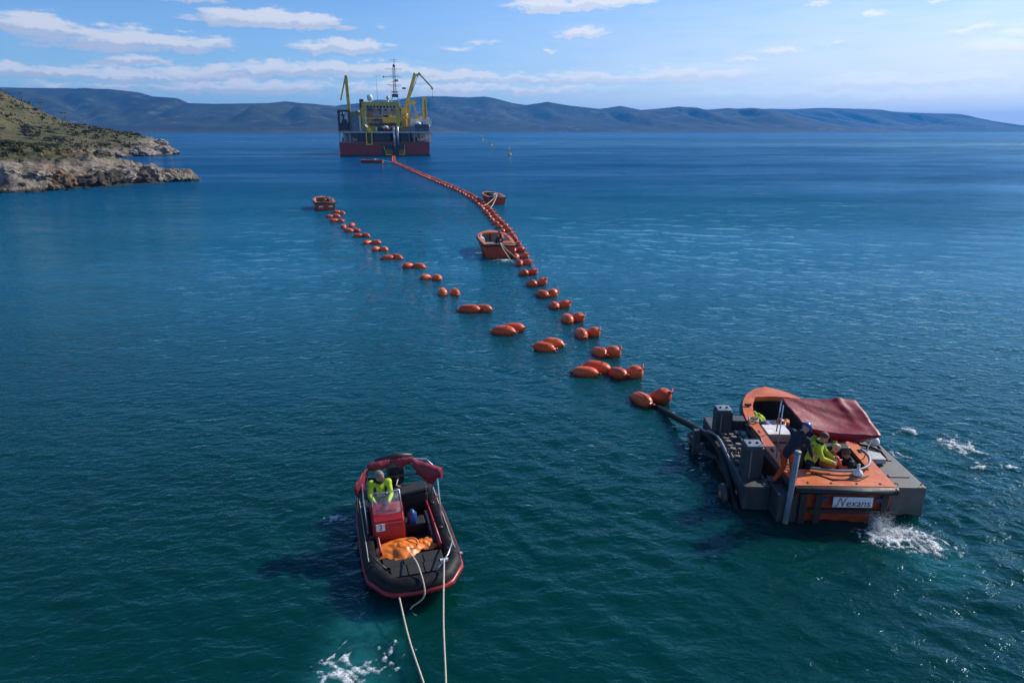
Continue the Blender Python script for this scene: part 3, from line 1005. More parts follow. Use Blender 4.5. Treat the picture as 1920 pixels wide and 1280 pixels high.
def make_ship():
    e = empty("cable_ship", (-46.5, 260.0, 0.0), R(10))
    S = lambda px: (px - 723.0) * 0.1962         # drawing units along the stern
    Zz = lambda py: (293.0 - py) * 0.188         # drawing units up from the water

    def part(name, m, b, parent=None):
        o = b.build(name, m, parent or e)
        if name not in ("hull", "waterline_band", "main_deck", "upper_deck"):
            ym = 0.5 * (min(v.co.y for v in o.data.vertices) + max(v.co.y for v in o.data.vertices))
            for v in o.data.vertices:        # the drawing is square to the stern's middle; set each part on the raked centre line
                v.co.x += ym * 0.176
        return o

    # hull, lofted from the broad stern to the bow 112 m ahead
    def section(y, hw, zt, flare):
        return [(-hw, y, zt), (-hw * (1 - 0.02 * flare), y, 2.5), (-hw * (0.98 - 0.12 * flare), y, 0.0), (-hw * (0.9 - 0.3 * flare), y, -3.0),
                (hw * (0.9 - 0.3 * flare), y, -3.0), (hw * (0.98 - 0.12 * flare), y, 0.0), (hw * (1 - 0.02 * flare), y, 2.5), (hw, y, zt)]
    secs = [section(0, 16.25, 5.0, 0), (section(60, 16.25, 5.2, 0)), section(85, 14.5, 6.5, 0.5), section(102, 8.5, 7.8, 1.2), section(112, 0.6, 9.0, 1.6)]
    b = MB().grid(secs, smooth=False)
    for sct in (secs[0], secs[-1]):
        b.add(sct, [tuple(range(8))])
    part("hull", RED, b)
    part("waterline_band", BOOT, MB().box((0, -0.04, 0.05), (32.3, 0.06, 1.2)).box((-16.06, 30, 0.05), (0.5, 60, 1.1)).box((16.06, 30, 0.05), (0.5, 60, 1.1)))
    part("main_deck", GREYST, MB().box((0, 40, 4.9), (32.2, 80, 0.25)))
    part("stern_notch", BOOT, MB().prism([(S(717), -0.12), (S(762), -0.12), (S(762), 0.06), (S(717), 0.06)], 0.3, Zz(271)))
    # recessed working deck under the upper deck
    part("bulkhead", SLATE, MB().box((S(719), 6.0, 6.6), (S(769) - S(669), 0.5, 3.6)))
    part("bulkhead", PALEBLUE, MB().box((S(655), 7.0, 6.6), (S(670) - S(640), 0.5, 3.6)))
    part("bulkhead", SHIPWHITE, MB().box((S(787), 7.5, 6.6), (S(806) - S(768), 0.5, 3.6)))
    for i, px in enumerate((673, 680, 703, 710, 717, 724, 731, 754, 761, 767)):
        part("stern_rib", SLATE, MB().box((S(px), 0.5, 6.55), (0.35, 1.0, 3.7)))
    for px0, px1 in ((674, 679), (681, 689), (704, 709), (711, 716), (718, 723), (725, 730), (755, 760), (762, 766)):
        part("stern_panel", SLATE, MB().box(((S(px0) + S(px1)) / 2, 0.9, 6.5), (S(px1) - S(px0), 0.2, 3.4)))
    for px in (641, 650, 660, 768, 778, 789, 797, 804):
        part("stanchion", PALEBLUE, MB().box((S(px), 0.3, 6.6), (0.32, 0.4, 3.6)))
    for i in range(3):
        part("rail", PALEBLUE, MB().bar((S(641), 0.15, 5.3 + i * 0.45), (S(670), 0.15, 5.3 + i * 0.45), 0.08))
    part("rope_bundle", ORG, MB().tube([(S(790) + 1.4 * math.cos(t * 0.7), 2.5, 7.1 + 0.5 * math.sin(t * 0.7)) for t in range(10)], 0.22, 6))
    for i in range(6):
        part("white_fender", SHIPWHITE, MB().ball((S(786) + i * 0.62, 0.9, 5.75 + 0.2 * (i % 2)), 0.42, 10, (1, 1, 1.3)))
    # upper working deck with its pale edge
    part("upper_deck", GREYST, MB().box((0, 30, 8.35), (33.0, 60, 0.3)))
    part("deck_edge", PALEBLUE, MB().box((0, -0.1, 8.42), (33.2, 0.5, 0.62)))
    for i in range(2):
        part("deck_rail", GREYST, MB().bar((S(752), 0.0, 9.2 + i * 0.5), (S(805), 0.0, 9.2 + i * 0.5), 0.09))
    for px in range(753, 806, 6):
        part("rail_post", GREYST, MB().bar((S(px), 0.02, 8.7), (S(px), 0.02, 9.8), 0.09))
    # left corner: dark launch frame with the trenching machine in it
    fr = MB()
    for px in (638.5, 657.5):
        for yy in (1.0, 6.0):
            fr.bar((S(px), yy, 8.5), (S(px), yy, 16.0), 0.6)
    fr.bar((S(638.5), 1, 15.8), (S(657.5), 1, 15.8), 0.6).bar((S(638.5), 6, 15.8), (S(657.5), 6, 15.8), 0.6).bar((S(638.5), 1, 15.8), (S(638.5), 6, 15.8), 0.5).bar((S(657.5), 1, 15.8), (S(657.5), 6, 15.8), 0.5)
    part("launch_frame", DARK, fr)
    mc = MB().rbox((S(648), 3.5, 10.4), (2.8, 3.0, 2.6), 0.3).rbox((S(648), 3.5, 12.2), (1.8, 2.2, 1.4), 0.3).tube([(S(647), 3.5, 12.5), (S(646.5), 3.5, 15.6)], 0.28, 8).box((S(646), 3.4, 14.3), (1.4, 0.9, 0.8))
    part("trenching_machine", DARK, mc)
    part("machine_base", BROWNBOX, MB().box((S(648), 3.0, 8.9), (3.2, 2.6, 0.7)))
    # containers left
    for i, (z0, m_) in enumerate(((8.6, GREYBOX), (11.3, GREYBOX))):
        c = part("container", m_, MB().box((S(668), 5, z0 + 1.3), (3.5, 6.1, 2.55)))
        for q in range(6):
            part("corrugation", m_, MB().box((S(668) - 1.45 + q * 0.58, 1.9, z0 + 1.3), (0.22, 0.16, 2.3)), c)
    part("ventilator", GREYST, MB().lathe([(0.5, 0), (0.5, 1.2), (0.9, 1.4), (0.9, 1.9), (0.2, 2.2)], (S(671), 5, 13.9), 10))
    part("white_post", SHIPWHITE, MB().bar((S(678.5), 1.4, 8.6), (S(678.5), 1.4, 14.0), 0.55))
    part("yellow_tower", YEL, MB().box((S(682.5), 3, 12.4), (1.6, 1.6, 7.6)))
    part("mesh_screen", GREYST, MB().box((S(685), 1.2, 9.7), (2.2, 0.12, 2.2)))
    # A-frame over the stern
    af = MB()
    af.box((S(717.5), 1.4, 18.2), (S(751.5) - S(684), 1.4, 1.35))
    af.box((S(687), 1.4, 14.2), (1.3, 1.3, 7.4)).box((S(748.5), 1.4, 14.0), (1.3, 1.3, 7.6))
    af.bar((S(687.5), 1.2, 11.0), (S(693), 0.2, 8.8), 1.0)
    part("stern_frame", OLIVE, af)
    for i in range(9):
        part("frame_roller", DARK, MB().lathe([(0.28, -0.3), (0.42, 0), (0.28, 0.3)], (S(694 + i * 6), 1.3, 17.2), 8, 'Y'))
    part("hoist_block", DARK, MB().bar((S(717), 1.3, 17.5), (S(717), 1.3, 15.2), 0.5).ball((S(717), 1.3, 15.0), 0.45, 8))
    part("white_strut", SHIPWHITE, MB().bar((S(690), 0.3, 13.5), (S(692.5), -0.1, 9.2), 0.28))
    sp = MB()
    sp.prism([(S(693.6), -0.9), (S(697), -0.9), (S(697), 0.1), (S(693.6), 0.1)], 8.2, 10.6)
    for sx in (-1, 1):
        sp.bar((S(695.3) + sx * 0.35, -0.5, 9.8), (S(695.3) + sx * 0.95, -0.5, 8.0), 0.4)
        sp.bar((S(695.3) + sx * 0.95, -0.5, 8.1), (S(695.3) + sx * 0.95, -0.5, 4.1), 0.42)
    sp.box((S(695.3), -0.5, 4.2), (2.2, 0.5, 0.3))
    part("plough_guide", YEL, sp)
    part("guide_core", DARK, MB().box((S(695.3), -0.3, 6.2), (1.1, 0.3, 4.0)))
    # house block forward of the working deck
    part("deckhouse", mat("house_grey", (0.30, 0.31, 0.33), 0.5, scale=0.4, dirt=(0.16, 0.14, 0.12), dirt_amt=0.6), MB().box((-5.3, 32, 13.4), (18.5, 10, 9.6)).box((-4.9, 44, 13.5), (17.5, 13.9, 9.9)))
    for c_ in range(6):
        part("window", SHIPGLASS, MB().box((-12.0 + c_ * 2.7, 26.96, 16.9), (1.3, 0.12, 0.8)))
    gr = random.Random(3)
    for q in range(60):
        px = gr.uniform(690, 746); yy = gr.uniform(3, 24)
        w_, h_ = gr.uniform(0.3, 1.5), gr.uniform(0.4, 1.7)
        part("deck_gear", gr.choice([DARK, DARK, GREYST, SHIPWHITE, OLIVE, SLATE, BROWNBOX]), MB().box((S(px), yy, 8.5 + h_ / 2), (w_, gr.uniform(0.4, 1.2), h_)))
    for q in range(16):
        x0 = gr.uniform(-12.5, 2.5); h_ = gr.uniform(1.0, 4.5)
        part("deck_pipe", gr.choice([DARK, GREYST, OLIVE]), MB().bar((x0, 25.5, 9.5), (x0 + gr.uniform(-1, 1), 25.5, 9.5 + h_), gr.uniform(0.12, 0.35)))
    for q in range(26):
        px = gr.choice([gr.uniform(642, 668), gr.uniform(770, 804)])
        part("deck_gear", gr.choice([DARK, GREYST, SHIPWHITE, BROWNBOX, GREYBOX]), MB().box((S(px), gr.uniform(1.5, 5.5), 5.1 + 0.6), (gr.uniform(0.3, 1.0), 0.8, gr.uniform(0.8, 2.2))))
    for q in range(22):
        px = gr.uniform(755, 803)
        part("deck_gear", gr.choice([DARK, GREYST, SHIPWHITE, YEL]), MB().box((S(px), gr.uniform(5, 12), 13.3 + 0.3), (gr.uniform(0.2, 1.0), 0.6, gr.uniform(0.5, 1.3))))
    for x0, x1, y0_, z0, z1, w_ in ((-12.6, -12.6, 24, 8.6, 17.5, 0.5), (-9.0, -9.0, 22, 8.6, 13.6, 0.45), (1.8, 1.8, 22, 8.6, 15.8, 0.5), (3.6, 3.6, 20, 8.6, 16.5, 0.5), (-13.5, 4.0, 24, 13.6, 13.6, 0.35), (-13.5, 4.0, 22, 11.0, 11.0, 0.3),
                                    (-5.5, -3.2, 20, 9, 13.4, 0.3), (-0.5, -2.6, 20, 9, 13.4, 0.3), (-12.4, -9.2, 23, 9.2, 13.2, 0.28), (-9.2, -12.4, 23, 9.2, 13.2, 0.28), (6.9, 6.9, 12, 8.6, 13.5, 0.45), (9.4, 9.4, 10, 8.6, 13.0, 0.35), (-16.0, -9.5, 12, 12.8, 14.6, 0.35), (-11.2, -11.2, 8, 8.6, 15.0, 0.4)):
        part("yellow_beam", gr.choice([YEL, YEL, OLIVE]), MB().bar((x0, y0_, z0), (x1, y0_, z1), w_))
    for q in range(24):
        x0 = gr.uniform(-13, 3)
        part("deck_gear", gr.choice([DARK, SLATE, YEL, BROWNBOX, GREYST]), MB().box((x0, 26.0 - gr.uniform(0, 1.5), gr.uniform(10.0, 17.0)), (gr.uniform(0.4, 2.2), 0.8, gr.uniform(0.3, 1.4))))
    part("bridge_rail", SHIPWHITE, MB().bar((-13.5, 28, 18.9), (3.5, 28, 18.9), 0.12).bar((-13.5, 28, 19.6), (3.5, 28, 19.6), 0.12))
    part("carousel_shield", GREYST, MB().box((S(717), 14, 11.9), (11.6, 0.6, 0.9)))
    lay = MB().rbox((S(725), 10, 12.8), (5.2, 4, 2.6), 0.4).rbox((S(722), 10, 14.3), (3.2, 3, 1.0), 0.3).bar((S(736), 9, 14.6), (S(742), 9, 11.6), 0.5)
    part("cable_engine", YEL, lay)
    part("cable_engine_window", DARK, MB().box((S(720), 7.9, 14.2), (1.8, 0.2, 0.7)))
    part("engine_bed", DARK, MB().box((S(718), 9, 11.1), (11.8, 4, 0.8)))
    part("winch", DARK, MB().lathe([(0.9, -1.6), (0.9, 1.6)], (S(713), 4, 9.6), 12, 'X').box((S(716), 4.5, 9.2), (5.4, 2.2, 1.2)))
    part("green_winch", GREENBOX, MB().rbox((S(703.5), 2.2, 9.6), (1.9, 1.6, 1.8), 0.15))
    part("yellow_bollard", YEL, MB().box((S(707.5), 1.6, 9.4), (0.4, 0.4, 1.6)))
    part("white_drum", SHIPWHITE, MB().ball((S(724), 2.0, 10.1), 0.8, 10, (1.3, 1, 0.9)))
    part("red_hose_reel", RED, MB().lathe([(0.7, -1.0), (0.7, 1.0)], (S(727), 1.6, 9.2), 12, 'X'))
    # cable chute: two bright rails over the stern
    for px, top in ((739.6, 9.7), (746.4, 9.9)):
        pts = [(S(px), 3.4, top + 0.6), (S(px), 1.6, top + 0.7), (S(px), 0.2, top + 0.1), (S(px), -0.55, top - 1.4), (S(px) + 0.05, -0.75, 4.2 if px > 742 else 2.4)]
        part("chute_rail", CHROME, MB().tube(pts, 0.42, 9))
    part("chute_bed", DARK, MB().box((S(743), -0.25, 4.6), (1.3, 0.5, 8.4)))
    for px in (731, 754):
        cg = MB()
        for i in range(5):
            x = S(px) - 1.0 + i * 0.5
            cg.bar((x + (0.35 if px > 742 else -0.2), -0.5, 2.0 + 0.5 * (i % 2)), (x, -0.6, 0.35), 0.14)
        cg.bar((S(px) - 1.1, -0.6, 0.5), (S(px) + 1.1, -0.6, 0.5), 0.22)
        if px > 742:
            cg.bar((S(760), -0.4, 3.9), (S(758), -0.6, 0.4), 0.22)
        else:
            cg.bar((S(721), -0.4, 3.7), (S(725), -0.6, 0.5), 0.2)
        part("roller_cage", YEL, cg)
    # right side: white house, containers
    part("side_house", SHIPWHITE, MB().box((S(785), 9, 11.9), (7.6, 8, 2.6)))
    part("rescue_boat_cover", SHIPWHITE, MB().ball((S(782), 3.5, 11.4), 1.0, 10, (1.5, 1, 0.8)))
    part("door", DARK, MB().box((S(789), 4.9, 11.4), (0.9, 0.12, 1.2)))
    c = part("container", BLUEBOX, MB().box((S(790), 3.0, 9.95), (4.7, 4.0, 2.5)))
    for q in range(8):
        part("corrugation", BLUEBOX, MB().box((S(790) - 2.05 + q * 0.58, 0.93, 9.95), (0.2, 0.15, 2.2)), c)
    part("container", BROWNBOX, MB().box((S(761), 3.0, 9.5), (2.7, 3.0, 1.7)))
    part("container", GREYBOX, MB().box((S(772.5), 3.2, 9.6), (1.7, 3.0, 1.9)))
    part("life_raft", SHIPWHITE, MB().lathe([(0.05, -0.9), (0.45, -0.8), (0.45, 0.8), (0.05, 0.9)], (S(804), 2.5, 10.4), 10, 'Y'))
    part("corner_post", RED, MB().bar((S(804.5), 0.2, 8.6), (S(804.5), 0.2, 10.8), 0.4))
    # pedestal crane on the right
    cr = MB()
    cr.lathe([(1.1, 8.5), (1.0, 12.0), (1.0, 14.6), (1.3, 15.2)], (5.4, 15, 0), 12)
    part("crane_pedestal", YEL, cr)
    part("crane_cab", YEL, MB().rbox((5.2, 15, 16.2), (2.2, 2.4, 2.4), 0.3))
    bm_ = MB()
    bm_.bar((5.3, 15, 15.8), (9.75, 15, 29.0), 1.25)
    part("crane_boom", YEL, bm_)
    part("crane_knuckle", OLIVE, MB().bar((9.5, 15, 28.6), (11.6, 15, 29.5), 0.7).ball((11.6, 15, 29.6), 0.55, 8).ball((9.7, 15, 29.5), 0.5, 8))
    part("crane_jib", OLIVE, MB().bar((11.5, 15, 29.5), (16.2, 15, 24.6), 0.5))
    part("jib_head", OLIVE, MB().ball((16.25, 15, 24.4), 0.5, 8))
    part("hoist_wire", DARK, MB().tube([(16.3, 15, 24.4), (16.25, 15, 21.2)], 0.05, 5).ball((16.25, 15, 21.1), 0.22, 6))
    part("boom_cylinder", GREYST, MB().tube([(7.2, 14.6, 20.0), (11.0, 14.6, 28.8)], 0.16, 6))
    part("crane_light", BLUEBOX, MB().rbox((5.6, 14.5, 24.3), (1.4, 0.5, 0.6), 0.1))
    # arch frame and yellow column
    ar = MB()
    ar.bar((5.9, 20, 13.6), (7.0, 20, 19.4), 0.55).bar((9.5, 20, 13.6), (8.2, 20, 19.4), 0.55).box((7.6, 20, 19.5), (2.6, 1.2, 1.3))
    part("davit_arch", YEL, ar)
    cl = MB().box((12.45, 20, 17.4), (1.9, 1.8, 8.2), taper=(0.75, 0.75))
    part("loading_column", YEL, cl)
    part("column_slot", DARK, MB().box((12.75, 19.06, 17.0), (0.25, 0.1, 7.0)))
    # folded crane on the left
    part("crane_pedestal", GREYST, MB().lathe([(1.0, 8.5), (0.9, 14.4), (1.1, 15.0)], (-15.2, 15, 0), 12))
    part("crane_boom", OLIVE, MB().bar((-15.3, 15, 14.6), (-15.7, 15, 28.2), 1.15))
    part("crane_jib", OLIVE, MB().bar((-15.9, 15, 28.2), (-18.1, 15, 20.2), 0.5))
    part("crane_tip", DARK, MB().ball((-15.75, 15, 28.3), 0.45, 8).ball((-18.1, 15, 20.1), 0.3, 8))
    part("crane_winch", GREENBOX, MB().rbox((-13.0, 15, 15.0), (3.8, 2, 1.8), 0.3))
    # mast
    ms = MB()
    bx, by = -2.0, 40.0
    for sx in (-1, 1):
        ms.bar((bx + sx * 1.9, by, 18.5), (bx + sx * 0.9, by, 23.4), 0.45)
    part("mast_legs", SHIPWHITE, ms)
    lt = MB()
    for sx in (-1, 1):
        for sy in (-1, 1):
            lt.bar((bx + sx * 0.55, by + sy * 0.5, 22.5), (bx + sx * 0.4, by + sy * 0.35, 33.6), 0.17)
    z = 22.6
    while z < 33.4:
        lt.bar((bx - 0.5, by - 0.45, z), (bx + 0.45, by - 0.42, z + 0.9), 0.1).bar((bx + 0.5, by - 0.45, z), (bx - 0.45, by - 0.42, z + 0.9), 0.1).bar((bx - 0.5, by - 0.45, z), (bx + 0.5, by - 0.45, z), 0.1)
        z += 1.0
    part("lattice_mast", BLUEBOX, lt)
    part("mast_top", DARK, MB().bar((bx + 0.15, by, 33.2), (bx + 0.3, by, 37.0), 0.16).ball((bx + 0.1, by, 34.3), 0.55, 8, (1, 1, 1.3)))
    for zz, w0, w1, t_ in ((36.5, -1.6, 1.6, 0.1), (35.8, -0.8, 0.8, 0.08), (33.0, -3.4, 3.4, 0.14), (30.6, -1.9, 2.2, 0.1), (30.0, -4.2, 3.2, 0.14), (28.2, -1.2, 1.8, 0.12), (26.9, -2.9, 3.0, 0.16), (26.4, -1.9, 2.0, 0.14)):
        part("yard", DARK, MB().bar((bx + w0, by - 0.6, zz), (bx + w1, by - 0.6, zz), t_))
    part("radar", DARK, MB().box((bx + 0.9, by - 0.8, 28.7), (1.5, 0.5, 0.6)))
    part("mast_platform", DARK, MB().box((bx, by, 24.2), (2.7, 1.4, 0.35)))
    part("radar_housing", DARK, MB().box((bx, by, 22.8), (2.6, 1.2, 1.2)))
    part("yard_lamp", DARK, MB().ball((bx - 4.2, by - 0.6, 30.0), 0.35, 6))
    for x, r_ in ((-10.0, 1.15), (-2.95, 0.75)):
        part("satellite_dome", SHIPWHITE, MB().ball((x, 28, 21.4), r_, 14, (1, 1, 1.15)).lathe([(0.35, 18.0), (0.3, 20.6)], (x, 28, 0), 8))
    part("whip_antenna", GREYST, MB().tube([(-7.0, 28, 18.4), (-7.0, 28, 30.0)], [0.09, 0.05], 5))
    part("funnel", DARK, MB().box((-13.2, 27.5, 18.6), (1.6, 2.0, 4.4)))
    tag(e, "large red hulled cable ship with yellow cranes, seen from astern", "ship")
    return e


make_ship()

# ------------------------------------------------------------------ open orange boats and float bags
ORANGE = mat("boat_orange", (0.58, 0.125, 0.024), 0.45, var=0.18, scale=2.5, dirt=(0.26, 0.10, 0.05), dirt_amt=0.5)
ORANGE_D = mat("boat_hull_orange", (0.42, 0.058, 0.014), 0.45, var=0.25, scale=2.0, dirt=(0.10, 0.03, 0.015), dirt_amt=0.6)
RUBBER = mat("rubber_black", (0.014, 0.014, 0.016), 0.6, scale=8.0, dirt=(0.05, 0.05, 0.05))
INNER = mat("boat_inner_grey", (0.42, 0.43, 0.44), 0.6, scale=4.0, dirt=(0.2, 0.18, 0.15))
FLOORM = mat("boat_floor", (0.16, 0.17, 0.18), 0.75, scale=5.0, dirt=(0.06, 0.06, 0.06))
ROPE = mat("rope_pale", (0.50, 0.44, 0.34), 0.85, scale=30.0)
WHITEP = mat("white_plastic", (0.70, 0.70, 0.68), 0.4, scale=5.0, dirt=(0.4, 0.36, 0.3))
DKMETAL = mat("dark_metal", (0.03, 0.032, 0.036), 0.45, metal=0.3, scale=5.0)
BAG = [mat("float_bag_orange_a", (0.70, 0.082, 0.016), 0.36, spec=0.35, var=0.22, scale=3.0, bump=0.25, bscale=9.0, dirt=(0.30, 0.06, 0.03), dirt_amt=0.5, rand=0.45),
       mat("float_bag_orange_b", (0.60, 0.064, 0.014), 0.42, spec=0.35, var=0.25, scale=3.5, bump=0.3, bscale=8.0, dirt=(0.24, 0.045, 0.025), dirt_amt=0.6, rand=0.35)]
STRAPM = mat("webbing_pale", (0.45, 0.26, 0.16), 0.8, scale=20.0)
BAGDK = mat("bag_lug_dark", (0.07, 0.025, 0.02), 0.6, scale=10.0)


def hull_ring(t, L, Wd, H):
    """half breadth and gunwale height at t (0 transom, 1 stem)"""
    if t < 0.45:
        hb = 0.46 + 0.04 * smooth01(np.array(t / 0.45)).item()
    else:
        u = (t - 0.45) / 0.55
        hb = 0.5 * max(0.0, 1 - u ** 2.7) ** 0.62
    return hb * Wd, H * (1.0 + 0.16 * t * t)


def boat_shell(e, L, Wd, H, orange_hull, gun_w=0.2, floor_z=0.15, deck_from=0.84, stern_deck=0.0, lining=None):
    """open hull: outer skin, gunwale cap, inner lining, floor, fore deck; local +Y is the bow"""
    n = 22
    ts = [1 - (1 - i / n) ** 1.35 for i in range(n + 1)]
    outer, cap_o, cap_i, inn = [], [], [], []
    for t in ts:
        hb, h = hull_ring(t, L, Wd, H)
        y = -L / 2 + L * t
        k = 1 - 0.35 * t * t
        row = [(-hb, y, h), (-hb * 0.95, y * 0.985, h * 0.45), (-hb * 0.86 * k, y * 0.97, -0.05), (-hb * 0.45 * k, y * 0.96, -0.35)]
        outer.append(row + [(-p[0], p[1], p[2]) for p in row[::-1]])
    b = MB().grid(outer)
    b.add(outer[0], [tuple(range(8))])
    b.build("hull", orange_hull, e)
    # gunwale cap with thickness, following the rim right round the bow
    rim = []
    for t in ts:
        hb, h = hull_ring(t, L, Wd, H)
        rim.append((hb, -L / 2 + L * t, h))
    path = [(-p[0], p[1], p[2]) for p in rim] + [p for p in rim[::-1]][1:]
    rows = []
    for i, p in enumerate(path):
        a, c = Vector(path[max(i - 1, 0)]), Vector(path[min(i + 1, len(path) - 1)])
        d = (c - a); d.z = 0
        d.normalize()
        inw = Vector((d.y, -d.x, 0))
        p = Vector(p)
        q = p + inw * gun_w
        if abs(p.x) < gun_w * 1.2: q.x = 0.15 * p.x
        rows.append([tuple(p - inw * 0.03 + Vector((0, 0, -0.06))), tuple(p - inw * 0.03 + Vector((0, 0, 0.03))), tuple(q + Vector((0, 0, 0.03))), tuple(q + Vector((0, 0, -0.06)))])
    b = MB().grid(rows, smooth=False)
    b.add(rows[0], [(0, 1, 2, 3)]); b.add(rows[-1], [(0, 1, 2, 3)])
    # fore deck
    yf = -L / 2 + L * deck_from
    fd = [(-hull_ring(t, L, Wd, H)[0] * 0.97, -L / 2 + L * t, hull_ring(t, L, Wd, H)[1]) for t in np.linspace(deck_from, 0.995, 9)]
    V = []
    for p in fd:
        V.append([(p[0], p[1], p[2] + 0.02), (p[0] * 0.5, p[1], p[2] + 0.06), (0, p[1], p[2] + 0.075), (-p[0] * 0.5, p[1], p[2] + 0.06), (-p[0], p[1], p[2] + 0.02)])
    b.grid(V)
    p0 = V[0]
    b.add(list(p0) + [(q[0], q[1], q[2] - 0.14) for q in p0], [(0, 1, 6, 5), (1, 2, 7, 6), (2, 3, 8, 7), (3, 4, 9, 8)])
    b.box((0, -L / 2 + gun_w / 2 + stern_deck / 2, H + 0.012), (0.9 * Wd, gun_w + stern_deck, 0.05))
    b.build("gunwale", ORANGE, e)
    # inside lining and floor
    rows = []
    for t in ts[:-1]:
        hb, h = hull_ring(t, L, Wd, H)
        y = -L / 2 + L * t
        y = max(y, -L / 2 + 0.08)
        w = max(hb - gun_w * 0.9, 0.02)
        rows.append([(-w, y, h - 0.05), (-w * 0.94, y, floor_z), (w * 0.94, y, floor_z), (w, y, h - 0.05)])
    b = MB().grid(rows, smooth=False)
    b.add(rows[0], [(0, 1, 2, 3)])
    b.build("lining", lining or INNER, e)
    # rubber fender round the outside
    pts = [(p[0] * 1.02 + (0.02 if p[0] > 0 else -0.02), p[1], p[2] - 0.1) for p in path]
    b = MB().tube(pts, 0.075, 7)
    b.tube([(-Wd * 0.455, -L / 2 - 0.04, H - 0.09), (Wd * 0.455, -L / 2 - 0.04, H - 0.09)], 0.075, 7)
    b.build("fender", RUBBER, e)
    fl = []
    for t in np.linspace(0.03, 0.8, 8):
        hb, h = hull_ring(t, L, Wd, H)
        w = (hb - gun_w * 0.9) * 0.93
        fl.append([(-w, -L / 2 + L * t, floor_z + 0.012), (w, -L / 2 + L * t, floor_z + 0.012)])
    MB().grid(fl, smooth=False).build("floor", FLOORM, e)


def outboard(e, y, z, s=1.0, m=None):
    o = MB().rbox((0, y, z + 0.35 * s), (0.34 * s, 0.5 * s, 0.5 * s), 0.12 * s).build("outboard_cowl", m or DKMETAL, e)
    MB().box((0, y - 0.02, z - 0.15 * s), (0.16 * s, 0.22 * s, 0.7 * s)).build("outboard_leg", DKMETAL, o)
    return o


def work_boat(loc, rz, label, L=5.4, Wd=2.3, H=0.95):
    e = empty("open_boat", loc, rz)
    boat_shell(e, L, Wd, H, ORANGE_D)
    MB().rbox((0, -0.2, 0.42), (Wd * 0.78, 0.36, 0.08), 0.02).build("thwart", INNER, e)
    MB().rbox((0, 1.1, 0.46), (Wd * 0.72, 0.32, 0.08), 0.02).build("thwart", INNER, e)
    MB().rbox((0, -L / 2 + 0.65, 0.4), (0.8, 0.7, 0.5), 0.06).build("engine_box", INNER, e)
    MB().tube([(0, -L / 2 + 0.14, H), (0, -L / 2 + 0.14, H + 0.34)], 0.06, 8).tube([(-0.16, -L / 2 + 0.14, H + 0.26), (0.16, -L / 2 + 0.14, H + 0.26)], 0.04, 6).build("towing_post", DKMETAL, e)
    for sx in (-1, 1):
        MB().tube([(sx * Wd * 0.44, 0.7, H + 0.08), (sx * Wd * 0.44, 0.7, H + 0.24)], 0.035, 6).build("cleat", DKMETAL, e)
    tag(e, label, "boat", "open orange boats tending the floats")
    return e


cb = work_boat((-1.35, 53.0, 0.02), R(9), "open orange boat amid the long float chain, its stern facing us", 6.0, 2.5, 1.0)
MB().rbox((-0.86, 1.15, 0.68), (0.36, 1.1, 0.5), 0.16).build("white_locker", WHITEP, cb)
MB().rbox((0.72, -1.9, 0.72), (0.85, 0.7, 0.62), 0.18).build("orange_pump_cover", ORANGE, cb)
MB().rbox((0.72, -0.9, 0.55), (0.7, 0.5, 0.5), 0.12).build("blue_crate", mat("crate_blue", (0.02, 0.05, 0.16), 0.5), cb)
lb = work_boat((-22.9, 84.2, 0.02), R(20), "open orange boat at the far end of the short float chain", 6.0, 2.4, 0.95)
MB().rbox((0.5, 1.7, 0.7), (0.5, 0.6, 0.4), 0.1).build("yellow_locker", mat("locker_yellow", (0.45, 0.36, 0.12), 0.5), lb)
for q in (-1.2, 0.7):
    MB().rbox((0.55 if q > 0 else -0.55, -3.0, 0.45), (0.5, 0.05, 0.18), 0.02).build("white_mark", WHITEP, lb)
rb = work_boat((-2.6, 91.2, 0.02), R(14), "open orange boat just right of the long chain, beyond the middle boat", 6.0, 2.4, 0.95)
MB().rbox((-0.5, 0.2, 0.85), (0.5, 0.6, 0.9), 0.08).build("console", DKMETAL, rb)
MB().rbox((0.7, 1.0, 0.75), (0.6, 1.0, 0.5), 0.15).build("white_locker", WHITEP, rb)
sb = work_boat((-40.8, 205.5, 0.02), R(88), "low dark red boat lying under the stern of the ship", 6.6, 2.4, 0.75)
for i, q in enumerate((-1.6, -1.0, -0.3)):
    MB().rbox((0.1, q, 0.85), (0.4, 0.35, 0.7), 0.12).build("stowed_gear", (WHITEP if i == 1 else GREYST), sb)


